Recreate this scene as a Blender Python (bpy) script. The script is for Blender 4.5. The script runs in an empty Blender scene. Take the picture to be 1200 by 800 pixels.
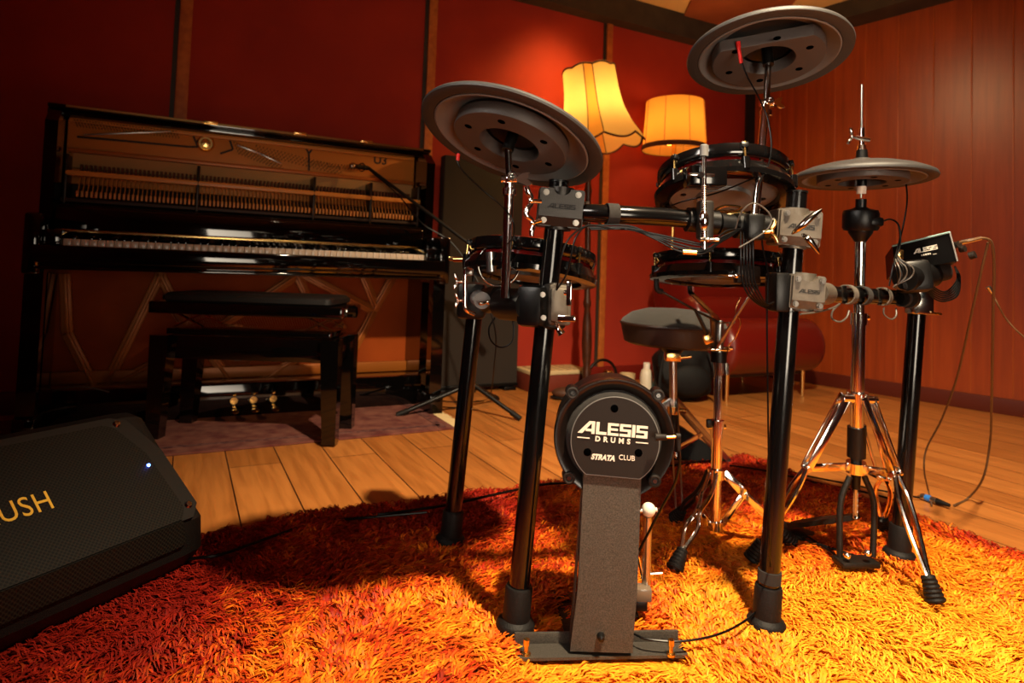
import bpy, bmesh, math, random
import numpy as np
from mathutils import Vector as V, Matrix
random.seed(7)
C = bpy.context.scene.collection
PI = math.pi

# ---------------------------------------------------------------- camera
FPX, PX, PY, HC = 750.0, 600.0, 286.0, 0.70
_p, _r = math.radians(2.5), math.atan(.035)
CF = V((0, math.cos(_p), math.sin(_p)))
_R0, _U0 = V((1, 0, 0)), V((0, -math.sin(_p), math.cos(_p)))
CR = _R0*math.cos(_r) + _U0*math.sin(_r)
CU = _U0*math.cos(_r) - _R0*math.sin(_r)
CO = V((0, 0, HC))
def ray(u, v): return CF + CR*((u-PX)/FPX) - CU*((v-PY)/FPX)
def P(u, v, Y):
    d = ray(u, v); return CO + d*(Y/d.y)
def G(u, v, z=0.0):
    d = ray(u, v); return CO + d*((z-HC)/d.z)
cam = bpy.data.cameras.new('camera'); cam.sensor_width = 36; cam.lens = FPX/1200*36
cam.shift_y = -(400-PY)/1200; cam.clip_start = .02
co = bpy.data.objects.new('camera', cam); C.objects.link(co)
M = Matrix((CR, CU, -CF)).transposed().to_4x4(); M.translation = CO; co.matrix_world = M
bpy.context.scene.camera = co
cam.dof.use_dof = True; cam.dof.focus_distance = 1.22; cam.dof.aperture_fstop = 4.8

# room axes: W along the red wall (left to right), N out of it into the room
_a = math.radians(62.9)
W = V((math.sin(_a), math.cos(_a), 0)); N = V((W.y, -W.x, 0)); Z = V((0, 0, 1))
CN = G(875, 437); CN.z = 0
RW = V((.62, -.785, 0)).normalized(); RN = V((RW.y, -RW.x, 0))   # right wall direction, inward normal
def PW(s, t, z): return CN + W*s + N*t + Z*z
def PR(s, t, z): return CN + RW*s + RN*t + Z*z
def OW(u, v, t):
    d = ray(u, v); k = ((CN + N*t - CO).dot(N))/d.dot(N); x = CO + d*k - CN
    return x.dot(W), x.z
def OWP(u, v, t):
    s, z = OW(u, v, t); return PW(s, t, z)

# ---------------------------------------------------------------- materials
def lin(c):
    c = c/255.0
    return c/12.92 if c <= .04045 else ((c+.055)/1.055)**2.4
def hexc(r, g, b): return (lin(r), lin(g), lin(b), 1)
def mat(name, col, rough=.5, metal=0.0, noise=None, bump=0.0, bscale=200.0, coat=0.0, spec=.5, sheen=0.0):
    m = bpy.data.materials.new(name); m.use_nodes = True
    nt = m.node_tree; b = nt.nodes['Principled BSDF']
    b.inputs['Base Color'].default_value = col
    b.inputs['Roughness'].default_value = rough
    b.inputs['Metallic'].default_value = metal
    b.inputs['Coat Weight'].default_value = coat
    b.inputs['Specular IOR Level'].default_value = spec
    if sheen: b.inputs['Sheen Weight'].default_value = sheen
    tc = nt.nodes.new('ShaderNodeTexCoord')
    if noise:
        sc, col2 = noise
        n = nt.nodes.new('ShaderNodeTexNoise'); n.inputs['Scale'].default_value = sc; n.inputs['Detail'].default_value = 6
        nt.links.new(tc.outputs['Object'], n.inputs['Vector'])
        r = nt.nodes.new('ShaderNodeValToRGB'); r.color_ramp.elements[0].position = .35; r.color_ramp.elements[1].position = .65
        r.color_ramp.elements[0].color = col; r.color_ramp.elements[1].color = col2
        nt.links.new(n.outputs['Fac'], r.inputs['Fac']); nt.links.new(r.outputs['Color'], b.inputs['Base Color'])
    if bump:
        n2 = nt.nodes.new('ShaderNodeTexNoise'); n2.inputs['Scale'].default_value = bscale; n2.inputs['Detail'].default_value = 4
        nt.links.new(tc.outputs['Object'], n2.inputs['Vector'])
        bp = nt.nodes.new('ShaderNodeBump'); bp.inputs['Strength'].default_value = bump; bp.inputs['Distance'].default_value = .002
        nt.links.new(n2.outputs['Fac'], bp.inputs['Height']); nt.links.new(bp.outputs['Normal'], b.inputs['Normal'])
    return m
def nd(m, t, **kw):
    n = m.node_tree.nodes.new(t)
    for k, v in kw.items():
        if hasattr(n, k): setattr(n, k, v)
    return n
def lk(m, a, b): m.node_tree.links.new(a, b)

BLK = mat('black_plastic', hexc(9, 8, 8), .36, bump=.12, bscale=900, spec=.3)
GLP = mat('gloss_black_shell', hexc(9, 8, 8), .12, coat=.3)
BLKM = mat('matt_black_plastic', hexc(27, 20, 16), .55, bump=.3, bscale=1200, spec=.25)
GLOSS = mat('gloss_black_lacquer', hexc(6, 5, 5), .06, coat=.6)
TUBE = mat('black_tube_paint', hexc(8, 7, 7), .17, coat=.2)
CHR = mat('chrome', (.92, .90, .87, 1), .12, 1)
STEEL = mat('brushed_steel', (.55, .53, .5, 1), .28, 1)
DCHR = mat('dark_chrome', (.35, .33, .31, 1), .15, 1)
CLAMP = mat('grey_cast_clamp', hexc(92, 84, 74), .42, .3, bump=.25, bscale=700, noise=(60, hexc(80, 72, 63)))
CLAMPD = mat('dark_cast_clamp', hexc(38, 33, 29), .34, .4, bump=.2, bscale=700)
RUB = mat('black_rubber', hexc(15, 12, 11), .6, bump=.4, bscale=300, spec=.25)
RUBPAD = mat('grey_cymbal_rubber', hexc(46, 44, 43), .5, bump=.3, bscale=800)
UNDER = mat('grey_plastic', hexc(104, 102, 100), .5, bump=.2, bscale=600)
UNDERP = mat('brown_grey_plastic', hexc(70, 64, 62), .5, bump=.2, bscale=600)
CABLE = mat('cable_rubber', hexc(6, 5, 5), .35, spec=.2)
CABLEG = mat('grey_cable', hexc(70, 64, 58), .35)
WHITE = mat('white_plastic', hexc(225, 215, 200), .4)
LOGO = mat('logo_print', hexc(228, 212, 196), .5)
GOLDP = mat('gold_print', hexc(235, 185, 60), .4)
REDP = mat('red_plastic', hexc(200, 30, 25), .35)
REDW = mat('red_window', hexc(78, 6, 5), .15, coat=.5)
BRASS = mat('brass', (.83, .55, .2, 1), .22, 1)
PLATE = mat('gold_iron_plate', hexc(205, 125, 45), .5, .2, bump=.2, bscale=200)
SOUND = mat('soundboard_wood', hexc(172, 74, 14), .7, noise=(3, hexc(145, 58, 10)), spec=.2)
PLATE2 = mat('brown_iron_plate', hexc(176, 98, 34), .4, .25, bump=.2, bscale=200)
GLP2 = mat('satin_black_brown', hexc(20, 13, 10), .28, coat=.15)
BOLT = mat('bolt_steel', (.22, .20, .18, 1), .35, 1)
HOLE = mat('hole_black', hexc(2, 2, 2), 1, spec=0)
FELT = mat('pale_felt', hexc(175, 135, 85), .95)
RAILW = mat('maple_rail', hexc(215, 140, 60), .4)
IVORY = mat('ivory_key', hexc(215, 195, 175), .25)
VELC = mat('velcro', hexc(36, 32, 29), .95, bump=1.0, bscale=1500)
VELCG = mat('grey_velcro', hexc(88, 80, 70), .9, bump=1.0, bscale=1500)
LEATH = mat('oxblood_leather', hexc(98, 18, 11), .28, bump=.3, bscale=120, coat=.15)
VELV = mat('black_velour', hexc(36, 33, 28), .95, bump=.6, bscale=900, sheen=.08)
VINYL = mat('black_vinyl', hexc(30, 17, 12), .4, bump=.3, bscale=400)
GOBO = mat('dark_grey_fabric', hexc(44, 36, 30), .95, bump=.6, bscale=800)
PEDB = mat('worn_black_metal', hexc(30, 26, 22), .45, .5, bump=.5, bscale=150)
PEWT = mat('pewter_plate', hexc(54, 50, 45), .42, .3, bump=.9, bscale=1500, noise=(450, hexc(84, 78, 70)))
LWOOD = mat('dark_turned_wood', hexc(70, 34, 16), .35, noise=(30, hexc(50, 22, 10)))
BATT = mat('wood_batten', hexc(196, 110, 45), .5, noise=(25, hexc(170, 88, 34)))
BEAM = mat('dark_beam_wood', hexc(52, 42, 30), .6, noise=(10, hexc(40, 31, 22)))
NYL = mat('black_nylon', hexc(7, 7, 8), .7, bump=.6, bscale=100, spec=.25)
CREAM = mat('cream_card', hexc(200, 175, 130), .7)
BROWN = mat('brown_leather', hexc(70, 38, 20), .6)
REDBR = mat('red_brown_box', hexc(110, 40, 22), .6)

def wall_fabric():
    m = mat('red_wall_fabric', hexc(164, 40, 10), .85, noise=(3, hexc(152, 34, 9)), bump=.6, bscale=500); return m
def wood_panel():
    m = mat('wood_wall_panel', hexc(140, 52, 20), .38)
    b = m.node_tree.nodes['Principled BSDF']
    tc = nd(m, 'ShaderNodeTexCoord')
    mp = nd(m, 'ShaderNodeMapping'); mp.inputs['Scale'].default_value = (9, 9, .5); lk(m, tc.outputs['Object'], mp.inputs[0])
    n = nd(m, 'ShaderNodeTexNoise'); n.inputs['Scale'].default_value = 3.0; n.inputs['Detail'].default_value = 8; n.inputs['Roughness'].default_value = .65
    lk(m, mp.outputs[0], n.inputs['Vector'])
    r = nd(m, 'ShaderNodeValToRGB'); e = r.color_ramp.elements
    e[0].position = .3; e[1].position = .72; e[0].color = hexc(132, 50, 15); e[1].color = hexc(166, 70, 22)
    lk(m, n.outputs['Fac'], r.inputs['Fac']); lk(m, r.outputs['Color'], b.inputs['Base Color'])
    return m
def floor_wood():
    m = mat('plank_floor', hexc(190, 110, 45), .33)
    b = m.node_tree.nodes['Principled BSDF']
    tc = nd(m, 'ShaderNodeTexCoord')
    sep = nd(m, 'ShaderNodeSeparateXYZ'); lk(m, tc.outputs['Object'], sep.inputs[0])   # object x = along W, y = along N
    br = nd(m, 'ShaderNodeTexBrick'); br.offset = .37; br.inputs['Scale'].default_value = 1
    br.inputs['Brick Width'].default_value = 2.4; br.inputs['Row Height'].default_value = .17
    br.inputs['Mortar Size'].default_value = .0022; br.inputs['Mortar Smooth'].default_value = .1
    br.inputs['Color1'].default_value = hexc(192, 122, 58); br.inputs['Color2'].default_value = hexc(170, 104, 46); br.inputs['Mortar'].default_value = hexc(48, 22, 8)
    cb = nd(m, 'ShaderNodeCombineXYZ'); lk(m, sep.outputs['Y'], cb.inputs['X']); lk(m, sep.outputs['X'], cb.inputs['Y'])
    lk(m, cb.outputs[0], br.inputs['Vector'])
    mp = nd(m, 'ShaderNodeMapping'); mp.inputs['Scale'].default_value = (1.2, 14, 1); lk(m, cb.outputs[0], mp.inputs[0])
    n = nd(m, 'ShaderNodeTexNoise'); n.inputs['Scale'].default_value = 2.5; n.inputs['Detail'].default_value = 9; n.inputs['Distortion'].default_value = .6
    lk(m, mp.outputs[0], n.inputs['Vector'])
    r = nd(m, 'ShaderNodeValToRGB'); e = r.color_ramp.elements; e[0].position = .32; e[0].color = (.5, .42, .36, 1); e[1].position = .62; e[1].color = (1.0, 1.0, 1.0, 1)
    lk(m, n.outputs['Fac'], r.inputs['Fac'])
    mx = nd(m, 'ShaderNodeMixRGB', blend_type='MULTIPLY'); mx.inputs['Fac'].default_value = .6
    lk(m, br.outputs['Color'], mx.inputs[1]); lk(m, r.outputs['Color'], mx.inputs[2]); lk(m, mx.outputs[0], b.inputs['Base Color'])
    rr = nd(m, 'ShaderNodeMapRange'); rr.inputs[3].default_value = .28; rr.inputs[4].default_value = .5
    lk(m, n.outputs['Fac'], rr.inputs[0]); lk(m, rr.outputs[0], b.inputs['Roughness'])
    bp = nd(m, 'ShaderNodeBump'); bp.inputs['Strength'].default_value = .5; bp.inputs['Distance'].default_value = .003; bp.invert = True
    lk(m, br.outputs['Fac'], bp.inputs['Height']); lk(m, bp.outputs[0], b.inputs['Normal'])
    return m
def grille_mat():
    m = mat('perforated_grille', hexc(40, 40, 36), .45, .2, spec=.25)
    b = m.node_tree.nodes['Principled BSDF']
    tc = nd(m, 'ShaderNodeTexCoord')
    mp = nd(m, 'ShaderNodeMapping'); mp.inputs['Scale'].default_value = (165, 165, 0); mp.inputs['Rotation'].default_value = (0, 0, PI/4); lk(m, tc.outputs['Object'], mp.inputs[0])
    v = nd(m, 'ShaderNodeTexVoronoi'); v.inputs['Scale'].default_value = 1; v.inputs['Randomness'].default_value = 0; lk(m, mp.outputs[0], v.inputs['Vector'])
    r = nd(m, 'ShaderNodeValToRGB'); e = r.color_ramp.elements; e[0].position = .36; e[0].color = (.0015, .0015, .0015, 1); e[1].position = .44; e[1].color = hexc(30, 28, 23)
    lk(m, v.outputs['Distance'], r.inputs['Fac']); lk(m, r.outputs['Color'], b.inputs['Base Color'])
    bp = nd(m, 'ShaderNodeBump'); bp.inputs['Strength'].default_value = .8; bp.inputs['Distance'].default_value = .002
    lk(m, r.outputs['Color'], bp.inputs['Height']); lk(m, bp.outputs[0], b.inputs['Normal'])
    return m
def shade_mat(name, col):
    m = bpy.data.materials.new(name); m.use_nodes = True; nt = m.node_tree; nt.nodes.clear()
    o = nd(m, 'ShaderNodeOutputMaterial'); d = nd(m, 'ShaderNodeBsdfDiffuse'); t = nd(m, 'ShaderNodeBsdfTranslucent'); mx = nd(m, 'ShaderNodeMixShader')
    d.inputs[0].default_value = col; t.inputs[0].default_value = col; mx.inputs[0].default_value = .62
    lk(m, d.outputs[0], mx.inputs[1]); lk(m, t.outputs[0], mx.inputs[2]); lk(m, mx.outputs[0], o.inputs[0]); return m
def emit_mat(name, col, s):
    m = bpy.data.materials.new(name); m.use_nodes = True; nt = m.node_tree; nt.nodes.clear()
    o = nd(m, 'ShaderNodeOutputMaterial'); e = nd(m, 'ShaderNodeEmission'); e.inputs[0].default_value = col; e.inputs[1].default_value = s
    lk(m, e.outputs[0], o.inputs[0]); return m
def attr_mat(name, rough=.6):
    m = mat(name, (1, 1, 1, 1), rough, spec=.15)
    a = nd(m, 'ShaderNodeAttribute'); a.attribute_name = 'Col'
    lk(m, a.outputs['Color'], m.node_tree.nodes['Principled BSDF'].inputs['Base Color']); return m

# ---------------------------------------------------------------- mesh builder
def basis(z, x=None):
    z = V(z).normalized()
    x = V(x) if x is not None else (V((1, 0, 0)) if abs(z.x) < .9 else V((0, 1, 0)))
    x = (x - z*x.dot(z)).normalized(); return x, z.cross(x), z
def fr(o, z=(0, 0, 1), x=None):
    a, b, c = basis(z, x); m = Matrix((a, b, c)).transposed().to_4x4(); m.translation = V(o); return m
class B:
    def __init__(s): s.v = []; s.f = []
    def add(s, vs, fs):
        k = len(s.v); s.v += [V(q) for q in vs]; s.f += [tuple(i+k for i in f) for f in fs]; return s
    def box(s, m, sx, sy, sz, bev=0.0, seg=2):
        """box centred on frame m"""
        if not isinstance(m, Matrix): m = fr(m)
        bm = bmesh.new(); bmesh.ops.create_cube(bm, size=1)
        for q in bm.verts: q.co = V((q.co.x*sx, q.co.y*sy, q.co.z*sz))
        if bev: bmesh.ops.bevel(bm, geom=bm.edges[:], offset=bev, segments=seg, affect='EDGES', profile=.5)
        bm.verts.index_update()
        s.add([m @ q.co for q in bm.verts], [[q.index for q in f.verts] for f in bm.faces]); bm.free(); return s
    def cyl(s, p0, p1, r0, r1=None, n=16):
        r1 = r0 if r1 is None else r1; p0, p1 = V(p0), V(p1); x, y, z = basis(p1-p0)
        vs = []
        for p, r in ((p0, r0), (p1, r1)):
            vs += [p + x*(r*math.cos(2*PI*i/n)) + y*(r*math.sin(2*PI*i/n)) for i in range(n)]
        fs = [(i, (i+1) % n, n+(i+1) % n, n+i) for i in range(n)] + [tuple(range(n))[::-1], tuple(range(n, 2*n))]
        return s.add(vs, fs)
    def lathe(s, prof, o, ax, n=48, x=None, closed=False, arc=None):
        o = V(o); x, y, z = basis(ax, x); vs = []; fs = []; k = len(prof)
        full = arc is None; a0, a1 = arc if arc else (0, 2*PI); m = n if full else n+1
        for i in range(m):
            a = a0+(a1-a0)*i/n; d = x*math.cos(a)+y*math.sin(a)
            vs += [o + d*r + z*h for r, h in prof]
        for i in range(n):
            j = (i+1) % m if full else i+1
            for q in range(k-1 if not closed else k):
                q2 = (q+1) % k
                fs.append((i*k+q, j*k+q, j*k+q2, i*k+q2))
        return s.add(vs, fs)
    def path(s, pts, r, n=8, sub=5, flat=None):
        pts = [V(p) for p in pts]
        if len(pts) > 2 and sub > 1:
            q = [pts[0]*2-pts[1]]+pts+[pts[-1]*2-pts[-2]]; out = []
            for i in range(1, len(q)-2):
                for k in range(sub):
                    t = k/sub; a, b, c, d = q[i-1], q[i], q[i+1], q[i+2]
                    out.append(.5*((2*b)+(c-a)*t+(2*a-5*b+4*c-d)*t*t+(3*b-a-3*c+d)*t**3))
            out.append(pts[-1]); pts = out
        x, y, z = basis(pts[1]-pts[0]); vs = []; L = len(pts)
        for i, p in enumerate(pts):
            d = (pts[min(i+1, L-1)]-pts[max(i-1, 0)])
            if d.length < 1e-9: d = z
            d.normalize(); x = (x-d*x.dot(d)).normalized(); y = d.cross(x)
            rr = r if not callable(r) else r(i/(L-1))
            vs += [p + x*(rr*math.cos(2*PI*k/n))+y*(rr*math.sin(2*PI*k/n)) for k in range(n)]
        fs = []
        for i in range(L-1):
            fs += [(i*n+k, i*n+(k+1) % n, (i+1)*n+(k+1) % n, (i+1)*n+k) for k in range(n)]
        fs += [tuple(range(n))[::-1], tuple(range((L-1)*n, L*n))]
        return s.add(vs, fs)
    def prism(s, poly, m, h0, h1):
        n = len(poly); vs = [m @ V((a, b, h0)) for a, b in poly]+[m @ V((a, b, h1)) for a, b in poly]
        return s.add(vs, [tuple(range(n))[::-1], tuple(range(n, 2*n))]+[(i, (i+1) % n, n+(i+1) % n, n+i) for i in range(n)])
    def ball(s, o, r, m=None, sc=(1, 1, 1), n=20):
        prof = [(max(1e-5, math.sin(PI*i/12))*r, -math.cos(PI*i/12)*r) for i in range(13)]
        k = len(s.v); s.lathe(prof, (0, 0, 0), (0, 0, 1), n=n)
        mm = m if m is not None else fr(o)
        for i in range(k, len(s.v)):
            q = s.v[i]; s.v[i] = mm @ V((q.x*sc[0], q.y*sc[1], q.z*sc[2]))
        return s
    def torus(s, o, ax, R, r, n=40, k=10, arc=None, x=None):
        return s.lathe([(R+r*math.cos(2*PI*i/k), r*math.sin(2*PI*i/k)) for i in range(k)], o, ax, n=n, closed=True, arc=arc, x=x)
    def bar(s, p0, p1, w, t, side, bev=0.0):
        """flat bar from p0 to p1, width w along side, thickness t"""
        p0, p1 = V(p0), V(p1); m = fr((p0+p1)/2, p1-p0, side); return s.box(m, w, t, (p1-p0).length, bev)
    def build(s, name, m, parent=None, local=None, sharp=38):
        root = V((0, 0, 0)); q = parent
        while q is not None: root += q.location; q = q.parent
        me = bpy.data.meshes.new(name)
        if local is not None:
            inv = local.inverted(); vs = [inv @ v for v in s.v]
        else: vs = [v-root for v in s.v]
        me.from_pydata([tuple(v) for v in vs], [], s.f); me.update()
        bm = bmesh.new(); bm.from_mesh(me); bmesh.ops.recalc_face_normals(bm, faces=bm.faces[:]); bm.to_mesh(me); bm.free()
        me.polygons.foreach_set('use_smooth', [True]*len(me.polygons))
        me.set_sharp_from_angle(angle=math.radians(sharp))
        me.materials.append(m)
        o = bpy.data.objects.new(name, me); C.objects.link(o)
        if parent is not None: o.parent = parent
        if local is not None: o.matrix_basis = Matrix.Translation(-root) @ local
        return o
def tag(o, label, cat, group=None, kind=None):
    if label: o['label'] = label
    if cat: o['category'] = cat
    if group: o['group'] = group
    if kind: o['kind'] = kind
    return o
def thing(name, label, cat, loc, group=None):
    o = bpy.data.objects.new(name, None); C.objects.link(o); o.location = V(loc); o.empty_display_size = .05
    return tag(o, label, cat, group)
def struct(name, b, m, **kw):
    o = b.build(name, m, **kw); o['kind'] = 'structure'; return o
def textmesh(txt, m4, size, mt, name, parent, bold=0.0, shear=0.0, ext=.0004, spacing=1.0, sx=1.0):
    cu = bpy.data.curves.new('t', 'FONT'); cu.body = txt; cu.size = size; cu.align_x = 'CENTER'; cu.align_y = 'CENTER'
    cu.offset = bold; cu.shear = shear; cu.extrude = ext; cu.space_character = spacing; cu.resolution_u = 4
    to = bpy.data.objects.new('t', cu); C.objects.link(to)
    dg = bpy.context.evaluated_depsgraph_get(); me = bpy.data.meshes.new_from_object(to.evaluated_get(dg))
    bpy.data.objects.remove(to); bpy.data.curves.remove(cu)
    me.name = name; root = V((0, 0, 0)); q = parent
    while q is not None: root += q.location; q = q.parent
    me.transform(Matrix.Translation(-root) @ m4 @ Matrix.Diagonal((sx, 1, 1, 1)))
    me.materials.clear(); me.materials.append(mt)
    o = bpy.data.objects.new(name, me); C.objects.link(o); o.parent = parent; return o
def wordmark(m4, width, mt, name, parent, t=.0006):
    """the ALESIS word mark, in the m4 xy plane, centred"""
    q = []
    def R(x0, y0, x1, y1): q.append([(x0, y0), (x1, y0), (x1, y1), (x0, y1)])
    q.append([(-.25, 0), (.14, 0), (.98, 1), (.66, 1)]); R(.66, .8, 1.12, 1.0); R(.86, 0, 1.12, 1); R(.4, .18, 1.0, .38)
    x = 1.22; R(x, 0, x+.26, .98); R(x, 0, x+.85, .22)
    x = 2.15; R(x, 0, x+.24, .98); R(x, .78, x+.88, .98); R(x, .4, x+.82, .58); R(x, 0, x+.88, .2)
    def S(x): R(x, .78, x+.9, .98); R(x, .4, x+.9, .58); R(x, 0, x+.9, .2); R(x, .4, x+.25, .98); R(x+.65, 0, x+.9, .58)
    S(3.12); R(4.1, 0, 4.36, .98); S(4.44)
    tot = 5.34+.25; k = width/tot; b = B(); 
    for i, pl in enumerate(q):
        b.prism([((a+.25)*k-width/2, (c-.5)*k) for a, c in pl], m4, 0, t+i*.00001)
    return b.build(name, mt, parent)

# ================================================================ SETTING
A0 = 7.0   # room extents
b = B(); fm = Matrix((W, N, Z)).transposed().to_4x4(); fm.translation = CN + Z*(-.05)
b.box(fm @ Matrix.Translation((-1.8, 3.6, 0)), 10, 9, .1)
struct('floor', b, floor_wood(), local=Matrix((W, N, Z)).transposed().to_4x4() @ Matrix.Translation((.003, 0, 0)))
HCEIL = 2.56
b = B().box(fm @ Matrix.Translation((-1.8, 3.6, HCEIL+.1)), 10, 9, .1)
ceil = struct('ceiling', b, mat('ceiling_board', hexc(215, 175, 110), .7, noise=(1.4, hexc(190, 145, 85))))
RED = wall_fabric(); WOOD = wood_panel()
b = B().box(fr(PW(-3.2, -.05, 1.33), N, W), 6.6, 2.76, .1)
struct('wall_back', b, RED)
b = B().box(fr(PR(3.0, -.05, 1.33), RN, RW), 6.4, 2.76, .1)
struct('wall_right', b, WOOD, local=Matrix((RW, RN, Z)).transposed().to_4x4())
b = B().box(fr(PW(-6.3, 4, 1.33), W, N), 8.4, 2.76, .1)
b2 = b; struct('wall_left', b2, RED)
b = B().box(fr(PW(-1.5, 7.6, 1.33), N, W), 10.5, 2.76, .1)
struct('wall_front', b, WOOD)
# battens on the red wall
for i, (s, w) in enumerate(((-5.15, .05), (-3.88, .055), (-2.605, .05), (-1.35, .045))):
    struct('trim_%d' % (i+1), B().box(fr(PW(s, .008, 1.23), N, W), w, 2.43, .016, .002), BATT)
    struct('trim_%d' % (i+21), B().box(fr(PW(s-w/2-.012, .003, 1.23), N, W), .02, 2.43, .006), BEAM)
# perimeter beam
struct('trim_5', B().box(fr(PW(-3.0, .05, 2.48), N, W), 6.6, .17, .10), BEAM)
struct('trim_6', B().box(fr(PR(3.0, .10, 2.51), RN, RW), 6.3, .13, .20), BEAM)
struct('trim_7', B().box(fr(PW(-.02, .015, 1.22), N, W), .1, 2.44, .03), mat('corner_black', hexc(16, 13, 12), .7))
# cross panel of the ceiling recess
ca_, cb_2 = G(806, 8, 2.555), G(925, 8, 2.555)
struct('trim_8', B().box(fr((ca_+cb_2)/2, Z, cb_2-ca_), (cb_2-ca_).length, 2.0, .02), mat('ceiling_wood', hexc(150, 78, 40), .6, noise=(3, hexc(120, 56, 26))))
struct('baseboard_right', B().box(fr(PR(3.0, .009, .045), RN, RW), 6.2, .09, .018, .003), mat('dark_baseboard', hexc(88, 30, 16), .45))
struct('baseboard_back', B().box(fr(PW(-3.1, .009, .05), N, W), 6.1, .1, .018, .003), mat('red_baseboard', hexc(110, 20, 10), .5))
# vertical grooves of the wood wall
for i in range(26):
    s = .233+i*.2
    struct('trim_%d' % (i+40), B().box(fr(PR(s, .001, 1.27), RN, RW), .008, 2.34, .004, .0015), mat('groove_lip', hexc(168, 78, 30), .4) if i == 0 else bpy.data.materials['groove_lip'])

# ================================================================ RUGS
K = V((.917, 2.502, 0))
RUGW, RUGD = 3.1, 2.75
def rug_uv(x, y):  # distances from back corner: a along -W, c along N
    return (K.x-x)*W.x+(K.y-y)*W.y, (x-K.x)*N.x+(y-K.y)*N.y
rug = thing('shag_rug', 'large shaggy orange, yellow and red rug under the electronic drum kit', 'rug', K-W*1.5+N*1.3)
rm = Matrix((-W, N, Z)).transposed().to_4x4(); rm.translation = K
b = B().box(rm @ Matrix.Translation((RUGW/2, RUGD/2, .006)), RUGW-.03, RUGD-.03, .012, .003)
b.build('rug_backing', mat('rug_backing', hexc(120, 40, 14), .9), rug)
def vnoise(x, y, sc, seed):
    rs = np.random.RandomState(seed); g = rs.rand(64, 64); x = x*sc+100.3; y = y*sc+100.7
    xi = np.floor(x).astype(int); yi = np.floor(y).astype(int); fx = x-xi; fy = y-yi
    fx = fx*fx*(3-2*fx); fy = fy*fy*(3-2*fy)
    a = g[xi % 64, yi % 64]; b_ = g[(xi+1) % 64, yi % 64]; c = g[xi % 64, (yi+1) % 64]; d = g[(xi+1) % 64, (yi+1) % 64]
    return (a*(1-fx)+b_*fx)*(1-fy)+(c*(1-fx)+d*fx)*fy
def pile(ntuft, per):
    rs = np.random.RandomState(3)
    a = rs.rand(ntuft)*(RUGW-.02)+.01; c = rs.rand(ntuft)*(RUGD-.02)+.01
    x = K.x-W.x*a+N.x*c; y = K.y-W.y*a+N.y*c
    keep = (y > .55) & (np.abs(x) < .25+.95*y) | (rs.rand(ntuft) < .12)
    a, c, x, y = a[keep], c[keep], x[keep], y[keep]; nt_ = len(a)
    ang = vnoise(x, y, 4, 1)*4.0+vnoise(x, y, 13, 2)*2.6+rs.randn(nt_)*.30-3.0
    # keep rim strands leaning out of the rug
    rep = lambda q: np.repeat(q, per)
    X = rep(x)+rs.randn(nt_*per)*.0035; Y = rep(y)+rs.randn(nt_*per)*.0035; AN = rep(ang)+rs.randn(nt_*per)*.2
    n = len(X); L = rep(.030+.014*rs.rand(nt_))*(.85+.3*rs.rand(n)); hh = rep(.010+.014*rs.rand(nt_))*(.7+.5*rs.rand(n))*(.75+.5*vnoise(X, Y, 9, 12))
    q0, q1 = G(600, 773, .02), G(806, 773, .02); fx = (X-q0.x)/(q1.x-q0.x); fl = (fx > -.01) & (fx < 1.01) & (Y > q0.y-.035) & (Y < q0.y+.09)
    hh = np.where(fl, hh*.2, hh)
    dx, dy = np.cos(AN), np.sin(AN); px_, py_ = -dy, dx; w = .0011+.0008*rs.rand(n)
    segs = np.array([0, .35, .7, 1.0]); zz = np.array([0, .9, 1.0, .55]); out = np.zeros((n, 7, 3))
    wid = [1.0, 1.25, 1.15]
    curl = rs.randn(n)*.38
    for k in range(4):
        r = segs[k]*L*.92; lat = curl*segs[k]**2*L
        cx = X+dx*r+px_*lat; cy = Y+dy*r+py_*lat; cz = .010+hh*zz[k]
        if k < 3:
            out[:, k*2, 0] = cx-px_*w*wid[k]; out[:, k*2, 1] = cy-py_*w*wid[k]; out[:, k*2, 2] = cz
            out[:, k*2+1, 0] = cx+px_*w*wid[k]; out[:, k*2+1, 1] = cy+py_*w*wid[k]; out[:, k*2+1, 2] = cz
        else: out[:, 6, 0] = cx; out[:, 6, 1] = cy; out[:, 6, 2] = cz
    # colour pattern of the dyed wool: yellow middle, orange, red border and patches
    ctr = np.hypot((a-.75)/1.25, (c-1.15)/1.05)
    pat = ctr*1.0+(vnoise(x, y, 3.1, 5)-.5)*.55+(vnoise(x, y, 8, 6)-.5)*.34
    edge = np.minimum(np.minimum(a, c*1.15), RUGW-a); pat = np.maximum(pat, 1.1-edge*4.6+(vnoise(x, y, 6, 8)-.5)*.5)
    pat = pat+rs.randn(nt_)*.15+(vnoise(x, y, 22, 31)-.5)*.25
    stops = [(0, (.95, .37, .018)), (.42, (.92, .27, .012)), (.66, (.80, .14, .008)), (.88, (.52, .05, .006)), (1.15, (.30, .014, .005)), (1.6, (.20, .008, .004))]
    xs = [s_[0] for s_ in stops]; col = np.stack([np.interp(rep(pat)+rs.randn(n)*.06, xs, [s_[1][i] for s_ in stops]) for i in range(3)], 1)
    col *= (.72+.4*rs.rand(n))[:, None]
    me = bpy.data.meshes.new('pile'); me.vertices.add(n*7)
    root = np.array(rug.location); vv = out.reshape(-1, 3)-root
    me.vertices.foreach_set('co', vv.astype(np.float32).ravel())
    base = (np.arange(n)*7)[:, None]
    quads = np.concatenate([base+np.array([0, 1, 3, 2]), base+np.array([2, 3, 5, 4]), base+np.array([4, 5, 6])], 1).ravel()
    me.loops.add(len(quads)); me.loops.foreach_set('vertex_index', quads.astype(np.int32))
    me.polygons.add(n*3); st = ((np.arange(n)*11)[:, None]+np.array([0, 4, 8])).ravel()
    me.polygons.foreach_set('loop_start', st.astype(np.int32))
    me.update(calc_edges=True); me.validate()
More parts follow.
